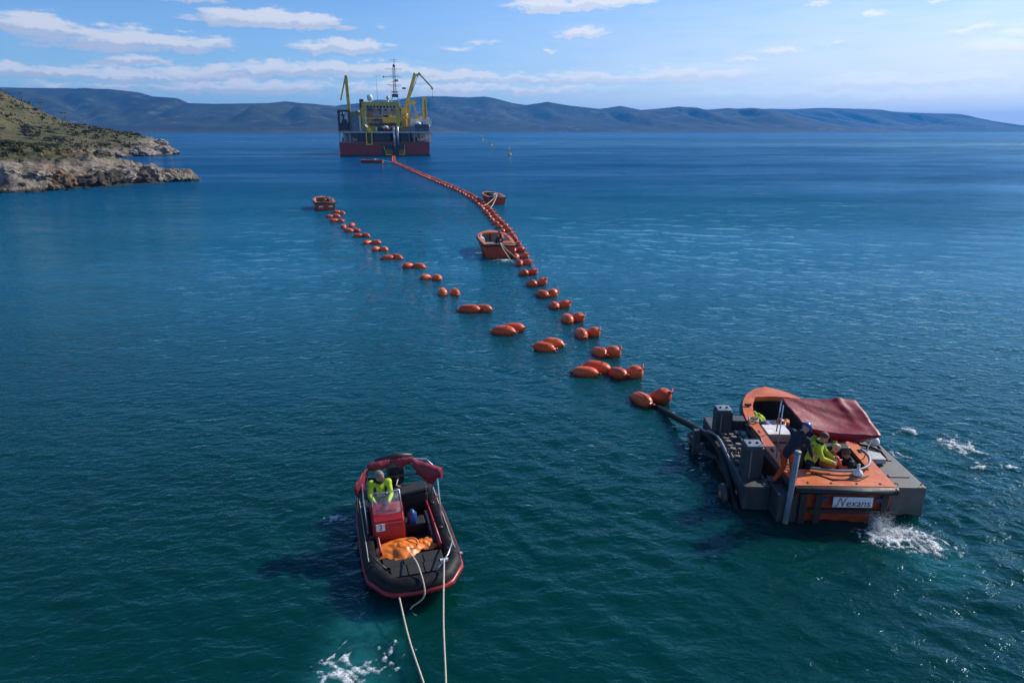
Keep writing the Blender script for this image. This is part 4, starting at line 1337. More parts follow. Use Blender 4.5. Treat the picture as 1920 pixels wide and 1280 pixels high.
def bag_mesh(kind, seed):
    """inflated lift bag along local X: round body with soft creases, ends gathered into flat flared lugs"""
    n, m = 24, 34
    L = 0.68 if kind == 0 else 0.50
    RB = 0.285 if kind == 0 else 0.32
    V, F = [], []
    for i in range(m + 1):
        t = -1 + 2 * i / m
        a = abs(t)
        body = max(0.0, 1 - (a / 0.86) ** (2.8 if kind == 0 else 2.7)) ** 0.6
        rz = max(0.020, RB * body)
        fl = smooth01(np.array((a - 0.72) / 0.28)).item()
        ry = max(RB * body, 0.05 + (0.09 if kind == 0 else 0.23) * fl)
        for q in range(n):
            th = 2 * math.pi * q / n
            c, s_ = math.cos(th), math.sin(th)
            cr = noise.noise(Vector((c * 2.2, s_ * 2.2, t * 1.2 + seed)))
            wr = 1 + 0.05 * cr + 0.06 * math.sin(6 * th + seed) * a ** 4 * (1 if body > 0.05 else 0.3)
            # two lengthwise seams pull the skin in
            wr -= 0.045 * (math.exp(-((th - 1.15) / 0.10) ** 2) + math.exp(-((th - 2.1) / 0.10) ** 2)) * body
            z = rz * s_ * wr + 0.03 * RB * math.sin(2.3 * t + seed)
            if fl > 0:
                z += ((0.11 if kind == 1 else 0.03) * abs(c) + (0.03 if kind == 1 else -0.02)) * fl
            V.append((t * L, ry * c * wr, z))
    for i in range(m):
        for q in range(n):
            F.append((i * n + q, i * n + (q + 1) % n, (i + 1) * n + (q + 1) % n, (i + 1) * n + q))
    F.append(tuple(range(n))[::-1]); F.append(tuple(m * n + q for q in range(n)))
    return V, F, L, RB


def bag_proto(kind, seed, m):
    V, F, L, RB = bag_mesh(kind, seed)
    o = mesh_obj("float_bag", V, F, m, smooth=True)
    # load strap along one seam and a lug at each end
    pts = []
    for i in range(15):
        t = -0.84 + 1.68 * i / 14
        body = max(0.0, 1 - (abs(t) / 0.86) ** (2.8 if kind == 0 else 2.7)) ** 0.6
        r = max(0.03, RB * body)
        pts.append((t * L, r * math.cos(1.15) * 0.97, r * math.sin(1.15) * 0.97 + 0.006))
    MB().tube(pts, 0.020, 5, flat=0.55).build("strap", STRAPM, o)
    for sx in (-1, 1):
        MB().lathe([(0.045, -0.02), (0.06, 0.0), (0.045, 0.02)], (sx * L * 0.985, 0, 0.02), 8).build("lug", BAGDK, o)
    MB().lathe([(0.03, 0), (0.03, 0.025), (0.012, 0.04)], (0.3 * L, -0.05, RB * 0.93), 8).build("valve", BAGDK, o)
    return o


PROTO = [[bag_proto(k_, 1.7 * q + k_, BAG[(q + k_) % 2]) for q in range(4)] for k_ in (0, 1)]
_used = set()


def put_bag(kind, x, y, yaw, pitch, roll, label, group, s=1.0):
    v = rng.randrange(4)
    if (kind, v) not in _used:
        o = PROTO[kind][v]; _used.add((kind, v))
    else:
        o = copy_tree(PROTO[kind][v])
    z = float(sea_height(np.array([x]), np.array([y]), np.array([0.2]))[0])
    s *= 0.92 * rng.uniform(0.93, 1.06)
    o.location = (x, y, z + (0.11 if kind == 0 else 0.13) * s)
    o.rotation_euler = Euler((roll, pitch, yaw))
    fat = 1.18 if s < 0.82 else 1.0
    o.scale = (s * rng.uniform(0.94, 1.06), s * fat * rng.uniform(0.92, 1.08), s * fat * rng.uniform(0.9, 1.08))
    tag(o, label, "float bag", group)


ORD = ["nearest", "second", "third", "fourth", "fifth", "sixth", "seventh", "eighth", "ninth", "tenth", "eleventh", "twelfth", "thirteenth", "fourteenth", "fifteenth", "sixteenth"]
# long chain: pairs in water coordinates (left bag, right bag), nearest the cable boat first
CH = [((4.51, 22.06), (5.14, 22.06)), ((4.05, 24.65), (4.67, 24.65)), ((3.69, 27.33), (4.22, 27.26)), ((3.18, 29.99), (3.73, 30.08)), ((2.74, 32.56), (3.23, 32.66)),
      ((2.26, 35.34), (2.76, 35.34)), ((1.73, 37.92), (2.25, 37.92)), ((1.2, 40.73), (1.79, 40.88)), ((0.76, 43.95), (1.33, 44.13)), ((0.52, 47.29), (1.09, 47.49)),
      ((0.3, 50.01), (0.92, 50.24)), ((0.06, 52.8), (0.68, 52.7)), ((-0.2, 55.6), (0.42, 55.5)), ((-0.5, 58.4), (0.14, 58.3))]
LINE = [(-0.18, 58.3), (-0.75, 64.69), (-1.99, 73.23), (-3.18, 82.47), (-4.57, 91.38), (-6.62, 101.5), (-9.51, 112.98), (-12.84, 124.67), (-17.13, 140.6), (-22.63, 161.08), (-29.6, 187.4), (-34.9, 207.5), (-43.2, 257.5)]


def walk(line, step, start):
    out = []
    acc = start
    for (x0, y0), (x1, y1) in zip(line, line[1:]):
        L = math.hypot(x1 - x0, y1 - y0)
        while acc < L:
            t = acc / L
            out.append((x0 + (x1 - x0) * t, y0 + (y1 - y0) * t, math.atan2(y1 - y0, x1 - x0)))
            acc += step
        acc -= L
    return out


for i, (a, b) in enumerate(CH):
    dirn = math.atan2(CH[min(i + 1, 13)][0][1] - CH[min(i, 12)][0][1], CH[min(i + 1, 13)][0][0] - CH[min(i, 12)][0][0])
    nm = ORD[i]
    put_bag(0, a[0], a[1], dirn + R(8) + rng.uniform(-.22, .22), R(5) + rng.uniform(-.14, .14), R(10) + rng.uniform(-.4, .4),
            f"left bag of the {nm} orange pair from the cable boat, long chain", "orange float bags of the long chain")
    put_bag(1, b[0], b[1], dirn + R(180 + 62) + rng.uniform(-.45, .45), R(-26) + rng.uniform(-.25, .25), rng.uniform(-.6, .6),
            f"right bag of the {nm} orange pair from the cable boat, long chain", "orange float bags of the long chain")
def nth(n):
    return f"{n}{'th' if 10 <= n % 100 <= 20 else {1: 'st', 2: 'nd', 3: 'rd'}.get(n % 10, 'th')}"


for pi_, (x, y, an) in enumerate(walk(LINE, 2.7, 2.6)):
    nx, ny = -math.sin(an), math.cos(an)
    w = 0.30
    far = y > 112
    lab = "small orange float in the far thin stretch of chain reaching the ship" if far else f"orange float bag of the {nth(15 + pi_)} pair from the cable boat, long chain"
    for kind, s in ((0, 1), (1, -1)):
        put_bag(kind, x + nx * w * s, y + ny * w * s, an + (R(8) if kind == 0 else R(242)) + rng.uniform(-.35, .35), R(4) if kind == 0 else R(-22) + rng.uniform(-.1, .1), rng.uniform(-.3, .3),
                lab + (", left side" if kind == 0 else ", right side"), "orange float bags of the long chain")
# short chain ending at the pair of long bags beside the second pair of the long chain
SH = [((2.82, 24.77), (3.33, 25.24)), ((1.38, 28.0), (1.80, 28.6)), ((-0.4, 30.34), (0.05, 31.0)), ((-2.22, 34.44), (-1.50, 34.55)), ((-3.99, 38.32), (-3.28, 38.32)), ((-5.49, 42.61), (-4.75, 42.45)),
      ((-7.15, 46.32), (-6.38, 46.32)), ((-9.11, 49.58), (-8.45, 49.79)), ((-10.67, 53.3), (-10.02, 53.3)), ((-12.04, 56.74), (-11.33, 56.74)), ((-13.68, 60.62), (-12.95, 60.62)),
      ((-15.17, 63.63), (-14.5, 63.98)), ((-16.35, 66.55), (-15.75, 67.51)), ((-18.34, 71.01), (-17.68, 71.01)), ((-19.75, 74.63), (-19.08, 74.9)), ((-19.99, 78.9), (-19.2, 78.1))]
for i, (a, b) in enumerate(SH):
    nm = ORD[i]
    if i < 3:
        ya = R(-16) + rng.uniform(-.1, .1); yb = ya + rng.uniform(-.12, .12); sc_ = 1.02
    elif i < 4:
        ya = R(-12); yb = R(-28); sc_ = 1.0
    else:
        ya = R(28) + rng.uniform(-.5, .5); yb = R(-35) + rng.uniform(-.5, .5); sc_ = 0.82
        if i % 4 == 0: ya += R(60); yb -= R(40)
    for s, p, yw in (("left", a, ya), ("right", b, yb)):
        put_bag(0, p[0], p[1], yw, rng.uniform(-.12, .12), rng.uniform(-.5, .5), f"{s} bag of the {nm} orange pair, counting from us, short chain", "orange float bags of the short chain", sc_)


# ---- marker buoys
YB = mat("buoy_yellow", (0.55, 0.40, 0.04), 0.5)
for x, y, s, lab in [(-1.05, 277.6, 1.0, "nearest of the three yellow marker buoys right of the ship"), (-13.5, 447.8, 1.25, "middle one of the three yellow marker buoys behind the ship"),
                     (-29.3, 698.0, 1.6, "farthest of the three yellow marker buoys behind the ship")]:
    e = empty("marker_buoy", (x, y, 0)); e.scale = (s, s, s)
    MB().lathe([(0.5, -0.4), (0.85, -0.1), (0.85, 0.35), (0.5, 0.5)], n=14).build("float", YB, e)
    b = MB()
    for q in range(4):
        t = q * math.pi / 2 + 0.4
        b.bar((0.55 * math.cos(t), 0.55 * math.sin(t), 0.45), (0.14 * math.cos(t), 0.14 * math.sin(t), 2.0), 0.12)
    b.build("tower", YB, e)
    MB().lathe([(0.14, 1.95), (0.18, 2.05), (0.16, 2.4), (0.05, 2.5)], n=10).build("lamp", WHITEP, e)
    tag(e, lab, "buoy", "yellow marker buoys")


def rope(name, pts, r, m, label, cat="rope", sag=0.0, group=None):
    """a smooth line through the points"""
    P = [Vector(p) for p in pts]
    out = []
    for i in range(len(P) - 1):
        p0, p1, p2, p3 = P[max(i - 1, 0)], P[i], P[i + 1], P[min(i + 2, len(P) - 1)]
        for q in range(8):
            t = q / 8
            v = 0.5 * ((2 * p1) + (-p0 + p2) * t + (2 * p0 - 5 * p1 + 4 * p2 - p3) * t * t + (-p0 + 3 * p1 - 3 * p2 + p3) * t ** 3)
            v.z -= sag * 4 * t * (1 - t) if len(P) == 2 else 0
            out.append(v)
    out.append(P[-1])
    o = MB().tube(out, r, 7).build(name, m)
    if label: tag(o, label, cat, group)
    return o


rope("mooring_rope", [(-0.87, 49.95, 1.15), (0.15, 46.6, 0.25)], 0.03, ROPE, "pale rope from the middle boat down to the nearer float pair", sag=0.15)
rope("mooring_rope", [(-0.84, 49.95, 1.15), (0.75, 47.1, 0.3)], 0.03, ROPE, "pale rope from the middle boat to the farther float pair", sag=0.15)
rope("mooring_rope", [(-1.95, 88.3, 1.2), (-3.5, 83.9, 0.3)], 0.045, ROPE, "left rope from the far boat across to the chain", sag=0.2)
rope("mooring_rope", [(-1.9, 88.3, 1.2), (-2.6, 80.4, 0.3)], 0.045, ROPE, "right rope from the far boat across to the chain", sag=0.2)
rope("mooring_rope", [(-37.6, 205.6, 0.8), (-35.4, 207.8, 0.2)], 0.05, ROPE, "short rope from the dark red boat to the chain by the ship", sag=0.1)

# ------------------------------------------------------------------ people
SKIN = mat("skin", (0.50, 0.27, 0.18), 0.5, var=0.1)
SKIN_T = mat("skin_tanned", (0.40, 0.20, 0.12), 0.5, var=0.1)
NAVY = mat("cloth_navy", (0.010, 0.013, 0.028), 0.85, bump=0.3, bscale=14)
BLACKC = mat("cloth_black", (0.012, 0.012, 0.013), 0.8, bump=0.3, bscale=14)
HIVIS_O = mat("cloth_hi_vis_orange", (0.60, 0.065, 0.012), 0.7, bump=0.3, bscale=14)
HIVIS_Y = mat("cloth_hi_vis_lime", (0.42, 0.60, 0.015), 0.7, bump=0.3, bscale=14)
VEST_O = mat("life_vest_orange", (0.58, 0.16, 0.04), 0.6, bump=0.3, bscale=14)
REFLECT = mat("reflective_band", (0.55, 0.56, 0.58), 0.35)
BOOTM = mat("boot_black", (0.015, 0.014, 0.013), 0.6)
HAIRB = mat("hair_brown", (0.09, 0.045, 0.022), 0.6, bump=0.6, bscale=60)
HAIRG = mat("hair_grey", (0.22, 0.19, 0.17), 0.6, bump=0.6, bscale=60)
HELMB = mat("helmet_blue", (0.012, 0.075, 0.42), 0.3, var=0.1, coat=0.3)
EYE = mat("eye_dark", (0.02, 0.015, 0.012), 0.3)


def person(loc, rz, J, cols, label, hair=None, helmet=None, vest=None, voxel=0.015, bands=False):
    """J: joint positions (local, +Y is ahead of the person). cols: materials for top, legs, boots, skin."""
    top, legs, boots, skin = cols
    mats = [top, legs, boots, skin, EYE]
    S = []                                        # tapered segments (a, b, ra, rb, material index)

    def seg(a, b, ra, rb, k):
        S.append((Vector(a), Vector(b), ra, rb, k))
    pel, ch, nk, hd = (Vector(J[q]) for q in ('pelvis', 'chest', 'neck', 'head'))
    look = Vector(J.get('look', (0, 1, 0))).normalized()
    hz = (hd - nk).normalized()
    side = look.cross(hz).normalized()
    look = hz.cross(side).normalized()
    seg(pel, pel.lerp(ch, 0.5), 0.150, 0.145, 0)
    seg(pel.lerp(ch, 0.5), ch, 0.145, 0.165, 0)
    seg(ch, nk - hz * 0.03, 0.150, 0.085, 0)
    seg(nk - hz * 0.04, nk + hz * 0.07, 0.058, 0.055, 3)
    # head: skull, face, jaw, nose, ears, eyes
    seg(hd - look * 0.025 + hz * 0.015, hd + look * 0.02 + hz * 0.03, 0.088, 0.084, 3)
    seg(hd + look * 0.03 - hz * 0.035, hd + look * 0.045 - hz * 0.075, 0.064, 0.048, 3)
    seg(hd + look * 0.098 + hz * 0.005, hd + look * 0.118 - hz * 0.025, 0.013, 0.017, 3)
    for sx in (-1, 1):
        seg(hd + side * (0.088 * sx) + hz * 0.012, hd + side * (0.092 * sx) - hz * 0.02, 0.018, 0.014, 3)
        seg(hd + look * 0.088 + side * (0.032 * sx) + hz * 0.015, hd + look * 0.09 + side * (0.034 * sx) + hz * 0.015, 0.012, 0.012, 4)
    seg(hd + look * 0.085 + side * 0.02 - hz * 0.058, hd + look * 0.085 - side * 0.02 - hz * 0.058, 0.012, 0.012, 3)
    for q in ('l', 'r'):
        sh, el, wr = Vector(J['sh_' + q]), Vector(J['el_' + q]), Vector(J['wr_' + q])
        hp, kn, an = Vector(J['hip_' + q]), Vector(J['kn_' + q]), Vector(J['an_' + q])
        seg(ch + (sh - ch) * 0.4, sh, 0.115, 0.085, 0)
        seg(sh, el, 0.078, 0.058, 0)
        seg(el, wr, 0.058, 0.044, 0)
        d = (wr - el).normalized()
        s2 = d.cross(Vector((0.2, 0.1, 1))).normalized()
        up = s2.cross(d)
        hand_end = wr + d * 0.085
        seg(wr, hand_end, 0.034, 0.038, 3)
        for f in range(4):                       # four fingers, unequal and bent, and a thumb from the side of the palm
            o = s2 * (-0.030 + 0.020 * f)
            ln = (0.036, 0.044, 0.040, 0.030)[f]
            k1 = hand_end + o + d * ln * 0.8 - up * 0.008
            seg(hand_end + o, k1, 0.0115, 0.0105, 3)
            seg(k1, k1 + d * ln * 0.6 - up * ln * 0.7, 0.0105, 0.009, 3)
        t0 = wr + d * 0.035 + s2 * 0.034
        t1 = t0 + d * 0.03 + s2 * 0.03
        seg(t0, t1, 0.014, 0.012, 3); seg(t1, t1 + d * 0.028 + s2 * 0.004 - up * 0.012, 0.012, 0.010, 3)
        seg(pel + (hp - pel) * 0.6, hp, 0.125, 0.105, 1)
        seg(hp, kn, 0.100, 0.068, 1)
        seg(kn, an, 0.068, 0.052, 1)
        fw = Vector(J.get('toe_' + q, (0, 1, 0))); fw.z = 0; fw.normalize()
        seg(an - Vector((0, 0, 0.03)), an - fw * 0.04 - Vector((0, 0, 0.045)), 0.055, 0.050, 2)
        seg(an - Vector((0, 0, 0.045)), an + fw * 0.15 - Vector((0, 0, 0.055)), 0.052, 0.040, 2)
    b = MB()
    for a, c, ra, rb, k in S:
        n = 10 if max(ra, rb) > 0.03 else 7
        d = (c - a)
        L = d.length
        d = d.normalized() if L > 1e-6 else Vector((0, 0, 1))
        pts, rr = [], []
        for q in range(4):
            t = math.pi / 2 * (1 - q / 4)
            pts.append(a - d * (ra * math.sin(t))); rr.append(max(0.002, ra * math.cos(t)))
        pts.append(a); rr.append(ra)
        if L > 1e-6: pts.append(c); rr.append(rb)
        for q in range(1, 5):
            t = math.pi / 2 * q / 4
            pts.append(c + d * (rb * math.sin(t))); rr.append(max(0.002, rb * math.cos(t)))
        b.tube(pts, rr, n)
    o = b.build("person", mats)
    md = o.modifiers.new("r", 'REMESH')
    md.mode = 'VOXEL'; md.voxel_size = voxel; md.use_smooth_shade = True
    ms = o.modifiers.new("s", 'SMOOTH'); ms.factor = 0.5; ms.iterations = 2
    dg = bpy.context.evaluated_depsgraph_get()
    me = bpy.data.meshes.new_from_object(o.evaluated_get(dg))
    old = o.data
    o.modifiers.clear()
    o.data = me
    bpy.data.meshes.remove(old)
    me.materials.clear()
    for m_ in mats: me.materials.append(m_)
    # colour each face by the limb it belongs to
    nf = len(me.polygons)
    cen = np.empty(nf * 3); me.polygons.foreach_get('center', cen); cen = cen.reshape(-1, 3)
    best = np.full(nf, 1e9); idx = np.zeros(nf, np.int32)
    for a, c, ra, rb, k in S:
        A = np.array(a); D = np.array(c) - A
        t = np.clip(((cen - A) @ D) / max(D @ D, 1e-9), 0, 1)
        dist = np.linalg.norm(cen - A - t[:, None] * D, axis=1) - (ra + (rb - ra) * t)
        if k == 4: dist -= 0.004
        w = dist < best
        best[w] = dist[w]; idx[w] = k
    me.polygons.foreach_set('material_index', idx)
    me.polygons.foreach_set('use_smooth', np.ones(nf, bool))
    o.location = loc
    o.rotation_euler = (0, 0, rz)

    def frame_mat():
        M = Matrix.Identity(4)
        M.col[0][:3] = side; M.col[1][:3] = look; M.col[2][:3] = hz
        M.translation = hd
        return M

    def on_head(prof_fn, name, m_, n=18, rows=9):
        V = [[] for _ in range(rows + 1)]
        for i in range(rows + 1):
            ph = (math.pi * 0.62) * i / rows
            for q in range(n):
                th = 2 * math.pi * q / n
                V[i].append(frame_mat() @ Vector(prof_fn(ph, th)))
        bb = MB().grid([[tuple(p) for p in r] for r in V], True, True)
        return bb.build(name, m_, o)
    if hair is not None:
        def hf(ph, th):
            fr = max(0.0, math.sin(th))
            ph2 = ph * (1.0 - 0.42 * fr)
            r = 0.104 + 0.006 * noise.noise(Vector((6 * math.cos(th), 6 * math.sin(th), ph * 5)))
            return (r * 0.95 * math.sin(ph2) * math.cos(th), r * 1.13 * math.sin(ph2) * math.sin(th) - 0.008, r * 1.05 * math.cos(ph2) + 0.022)
        on_head(hf, "hair", hair)
    if helmet is not None:
        def kf(ph, th):
            ph2 = ph * 0.86
            r = 0.128 + (0.018 if ph > math.pi * 0.56 else 0) + 0.030 * max(0, math.sin(th)) * (1 if ph > math.pi * 0.56 else 0)
            return (r * 0.95 * math.sin(ph2) * math.cos(th), r * 1.08 * math.sin(ph2) * math.sin(th), r * 1.02 * math.cos(ph2) + 0.035)
        hm = on_head(kf, "helmet", helmet)
        MB().tube([tuple(frame_mat() @ Vector((0.135 * math.cos(t), 0.145 * math.sin(t), 0.06))) for t in np.linspace(0, 2 * math.pi, 15)], 0.012, 5).build("helmet_band", BLACKC, hm)
    if vest is not None:
        vm, shoulders = vest
        ax = (nk - pel).normalized()
        sd = (Vector(J['sh_r']) - Vector(J['sh_l'])).normalized()
        fw = ax.cross(sd)
        if fw.length < 1e-3: fw = Vector((0, 1, 0))
        fw.normalize()
        rows = []
        Lb = (nk - pel).length
        for i in range(7):
            t = 0.22 + 0.66 * i / 6
            c = pel + ax * (Lb * t)
            w = 0.205 + 0.02 * math.sin(math.pi * i / 6); dp = 0.185 + 0.025 * math.sin(math.pi * i / 6)
            rows.append([tuple(c + sd * (w * math.cos(q)) + fw * (dp * math.sin(q))) for q in np.linspace(0, 2 * math.pi, 20)[:-1]])
        v = MB().grid(rows, True, True)
        vo = v.build("vest", vm, o)
        sm_ = vo.modifiers.new("t", 'SOLIDIFY'); sm_.thickness = 0.03; sm_.offset = -1
        if shoulders:
            for t in (0.42, 0.60):
                c = pel + ax * (Lb * t)
                MB().tube([tuple(c + sd * (0.226 * math.cos(q)) + fw * (0.212 * math.sin(q))) for q in np.linspace(0, 2 * math.pi, 21)], 0.02, 5, flat=1.0).build("reflective_band", REFLECT, vo)
    if bands:
        # dark collar, reflective hoop round the chest and harness straps
        ax = (nk - pel).normalized()
        sd = (Vector(J['sh_r']) - Vector(J['sh_l'])).normalized()
        fw = sd.cross(ax) * -1
        fw.normalize()
        MB().tube([tuple(nk - ax * 0.02 + sd * (0.085 * math.cos(q)) + fw * (0.085 * math.sin(q))) for q in np.linspace(0, 2 * math.pi, 17)], 0.035, 6).build("collar", BLACKC, o)
        c = pel + (ch - pel) * 0.62
        MB().tube([tuple(c + sd * (0.172 * math.cos(q)) + fw * (0.168 * math.sin(q))) for q in np.linspace(0, 2 * math.pi, 21)], 0.024, 5).build("reflective_band", REFLECT, o)
        for s_ in (-1, 1):
            MB().tube([tuple(c + sd * (0.11 * s_) + fw * 0.145), tuple(ch + sd * (0.12 * s_) + fw * 0.145), tuple(nk + sd * (0.11 * s_) - ax * 0.015), tuple(ch + sd * (0.12 * s_) - fw * 0.15), tuple(c + sd * (0.1 * s_) - fw * 0.15)], 0.024, 5).build("harness", BLACKC, o)
    tag(o, label, "person")
    return o


def pose_stand(h=0.0, lean=0.0, lean_side=0.0, arm_l=None, arm_r=None, spread=0.14, look=(0, 1, 0)):
    """upright figure 1.76 m tall, optionally bent forward at the hips by lean (radians)"""
    pel = Vector((0, 0, 0.95))

    def up(d, x=0.0, y=0.0):
        v = Vector((x, y, d))
        v.rotate(Euler((-lean, lean_side, 0)))
        return pel + v
    J = dict(pelvis=pel, chest=up(0.36), neck=up(0.56), head=up(0.70, 0, 0.03), look=look)
    for s, q in ((-1, 'l'), (1, 'r')):
        J['sh_' + q] = up(0.47, 0.19 * s)
        J['hip_' + q] = Vector((0.10 * s, 0, 0.90))
        J['kn_' + q] = Vector((0.12 * s, 0.05, 0.50))
        J['an_' + q] = Vector((spread * s, 0, 0.10))
        sh = J['sh_' + q]
        a = (arm_l if q == 'l' else arm_r)
        if a is None: a = ((0.06 * s, 0.05, -0.28), (0.03 * s, 0.20, -0.18))
        J['el_' + q] = sh + Vector(a[0]); J['wr_' + q] = J['el_' + q] + Vector(a[1])
    return J


def pose_sit(seat=0.42, lean=0.25, arm_l=None, arm_r=None, look=(0, 1, -0.3), knees=0.0):
    pel = Vector((0, 0, seat + 0.10))

    def up(d, x=0.0, y=0.0):
        v = Vector((x, y, d)); v.rotate(Euler((-lean, 0, 0)))
        return pel + v
    J = dict(pelvis=pel, chest=up(0.36), neck=up(0.56), head=up(0.70, 0, 0.03), look=look)
    for s, q in ((-1, 'l'), (1, 'r')):
        J['sh_' + q] = up(0.47, 0.19 * s)
        J['hip_' + q] = pel + Vector((0.10 * s, 0.03, -0.02))
        J['kn_' + q] = pel + Vector((0.15 * s, 0.42, 0.02 + knees))
        J['an_' + q] = Vector((0.14 * s, 0.40 + 0.05, 0.10))
        sh = J['sh_' + q]
        a = (arm_l if q == 'l' else arm_r)
        if a is None: a = ((0.05 * s, 0.14, -0.25), (-0.04 * s, 0.24, -0.02))
        J['el_' + q] = sh + Vector(a[0]); J['wr_' + q] = J['el_' + q] + Vector(a[1])
    return J

# ------------------------------------------------------------------ black and red inflatable boat in front
TUBEB = mat("inflatable_black", (0.006, 0.0065, 0.008), 0.6, var=0.35, scale=3.0, dirt=(0.028, 0.028, 0.03), dirt_amt=0.5, bump=0.15, bscale=12, spec=0.25)
REDP = mat("inflatable_red", (0.28, 0.009, 0.017), 0.4, var=0.2, scale=4.0, dirt=(0.20, 0.02, 0.02))
REDC = mat("console_red", (0.33, 0.010, 0.014), 0.35, var=0.15, scale=3.0, dirt=(0.16, 0.01, 0.012))
MAROON = mat("canvas_maroon", (0.20, 0.012, 0.030), 0.55, var=0.25, scale=3.0, bump=0.5, bscale=7.0)
STEEL = mat("stainless_tube", (0.62, 0.62, 0.62), 0.28, metal=0.85, var=0.1)
TARP = mat("tarpaulin_orange", (0.72, 0.17, 0.012), 0.45, var=0.2, scale=4.0, bump=0.4, bscale=8.0)
OUTB = mat("outboard_black", (0.022, 0.025, 0.03), 0.3, coat=0.4, var=0.2)
GRIP = mat("deck_grip_black", (0.014, 0.014, 0.015), 0.8, bump=0.5, bscale=60)


def clear_mat():
    m = bpy.data.materials.new("windscreen_plastic")
    m.use_nodes = True
    bs = m.node_tree.nodes['Principled BSDF']
    bs.inputs['Base Color'].default_value = (0.75, 0.8, 0.82, 1)
    bs.inputs['Roughness'].default_value = 0.08
    bs.inputs['Alpha'].default_value = 0.22
    bs.inputs['IOR'].default_value = 1.45
    k = NT(m.node_tree)
    tc = k.n('ShaderNodeTexCoord').outputs['Object']
    k.put(bs.inputs['Alpha'], k.ramp(k.noise(tc, 7.0, 4.0), 0.4, 0.75, 0.12, 0.38))
    return m


CLEAR = clear_mat()


def text_mesh(txt, size, m, name, parent, M, shear=0.0, space=1.0):
    cu = bpy.data.curves.new(name, 'FONT')
    cu.body = txt; cu.size = size; cu.align_x = 'CENTER'; cu.align_y = 'CENTER'; cu.shear = shear; cu.space_character = space
    cu.extrude = 0.0015
    o = bpy.data.objects.new(name, cu)
    COL.objects.link(o)
    dg = bpy.context.evaluated_depsgraph_get()
    me = bpy.data.meshes.new_from_object(o.evaluated_get(dg))
    bpy.data.objects.remove(o)
    me.transform(M)
    me.materials.clear(); me.materials.append(m)
    r = bpy.data.objects.new(name, me)
    COL.objects.link(r); r.parent = parent
    return r


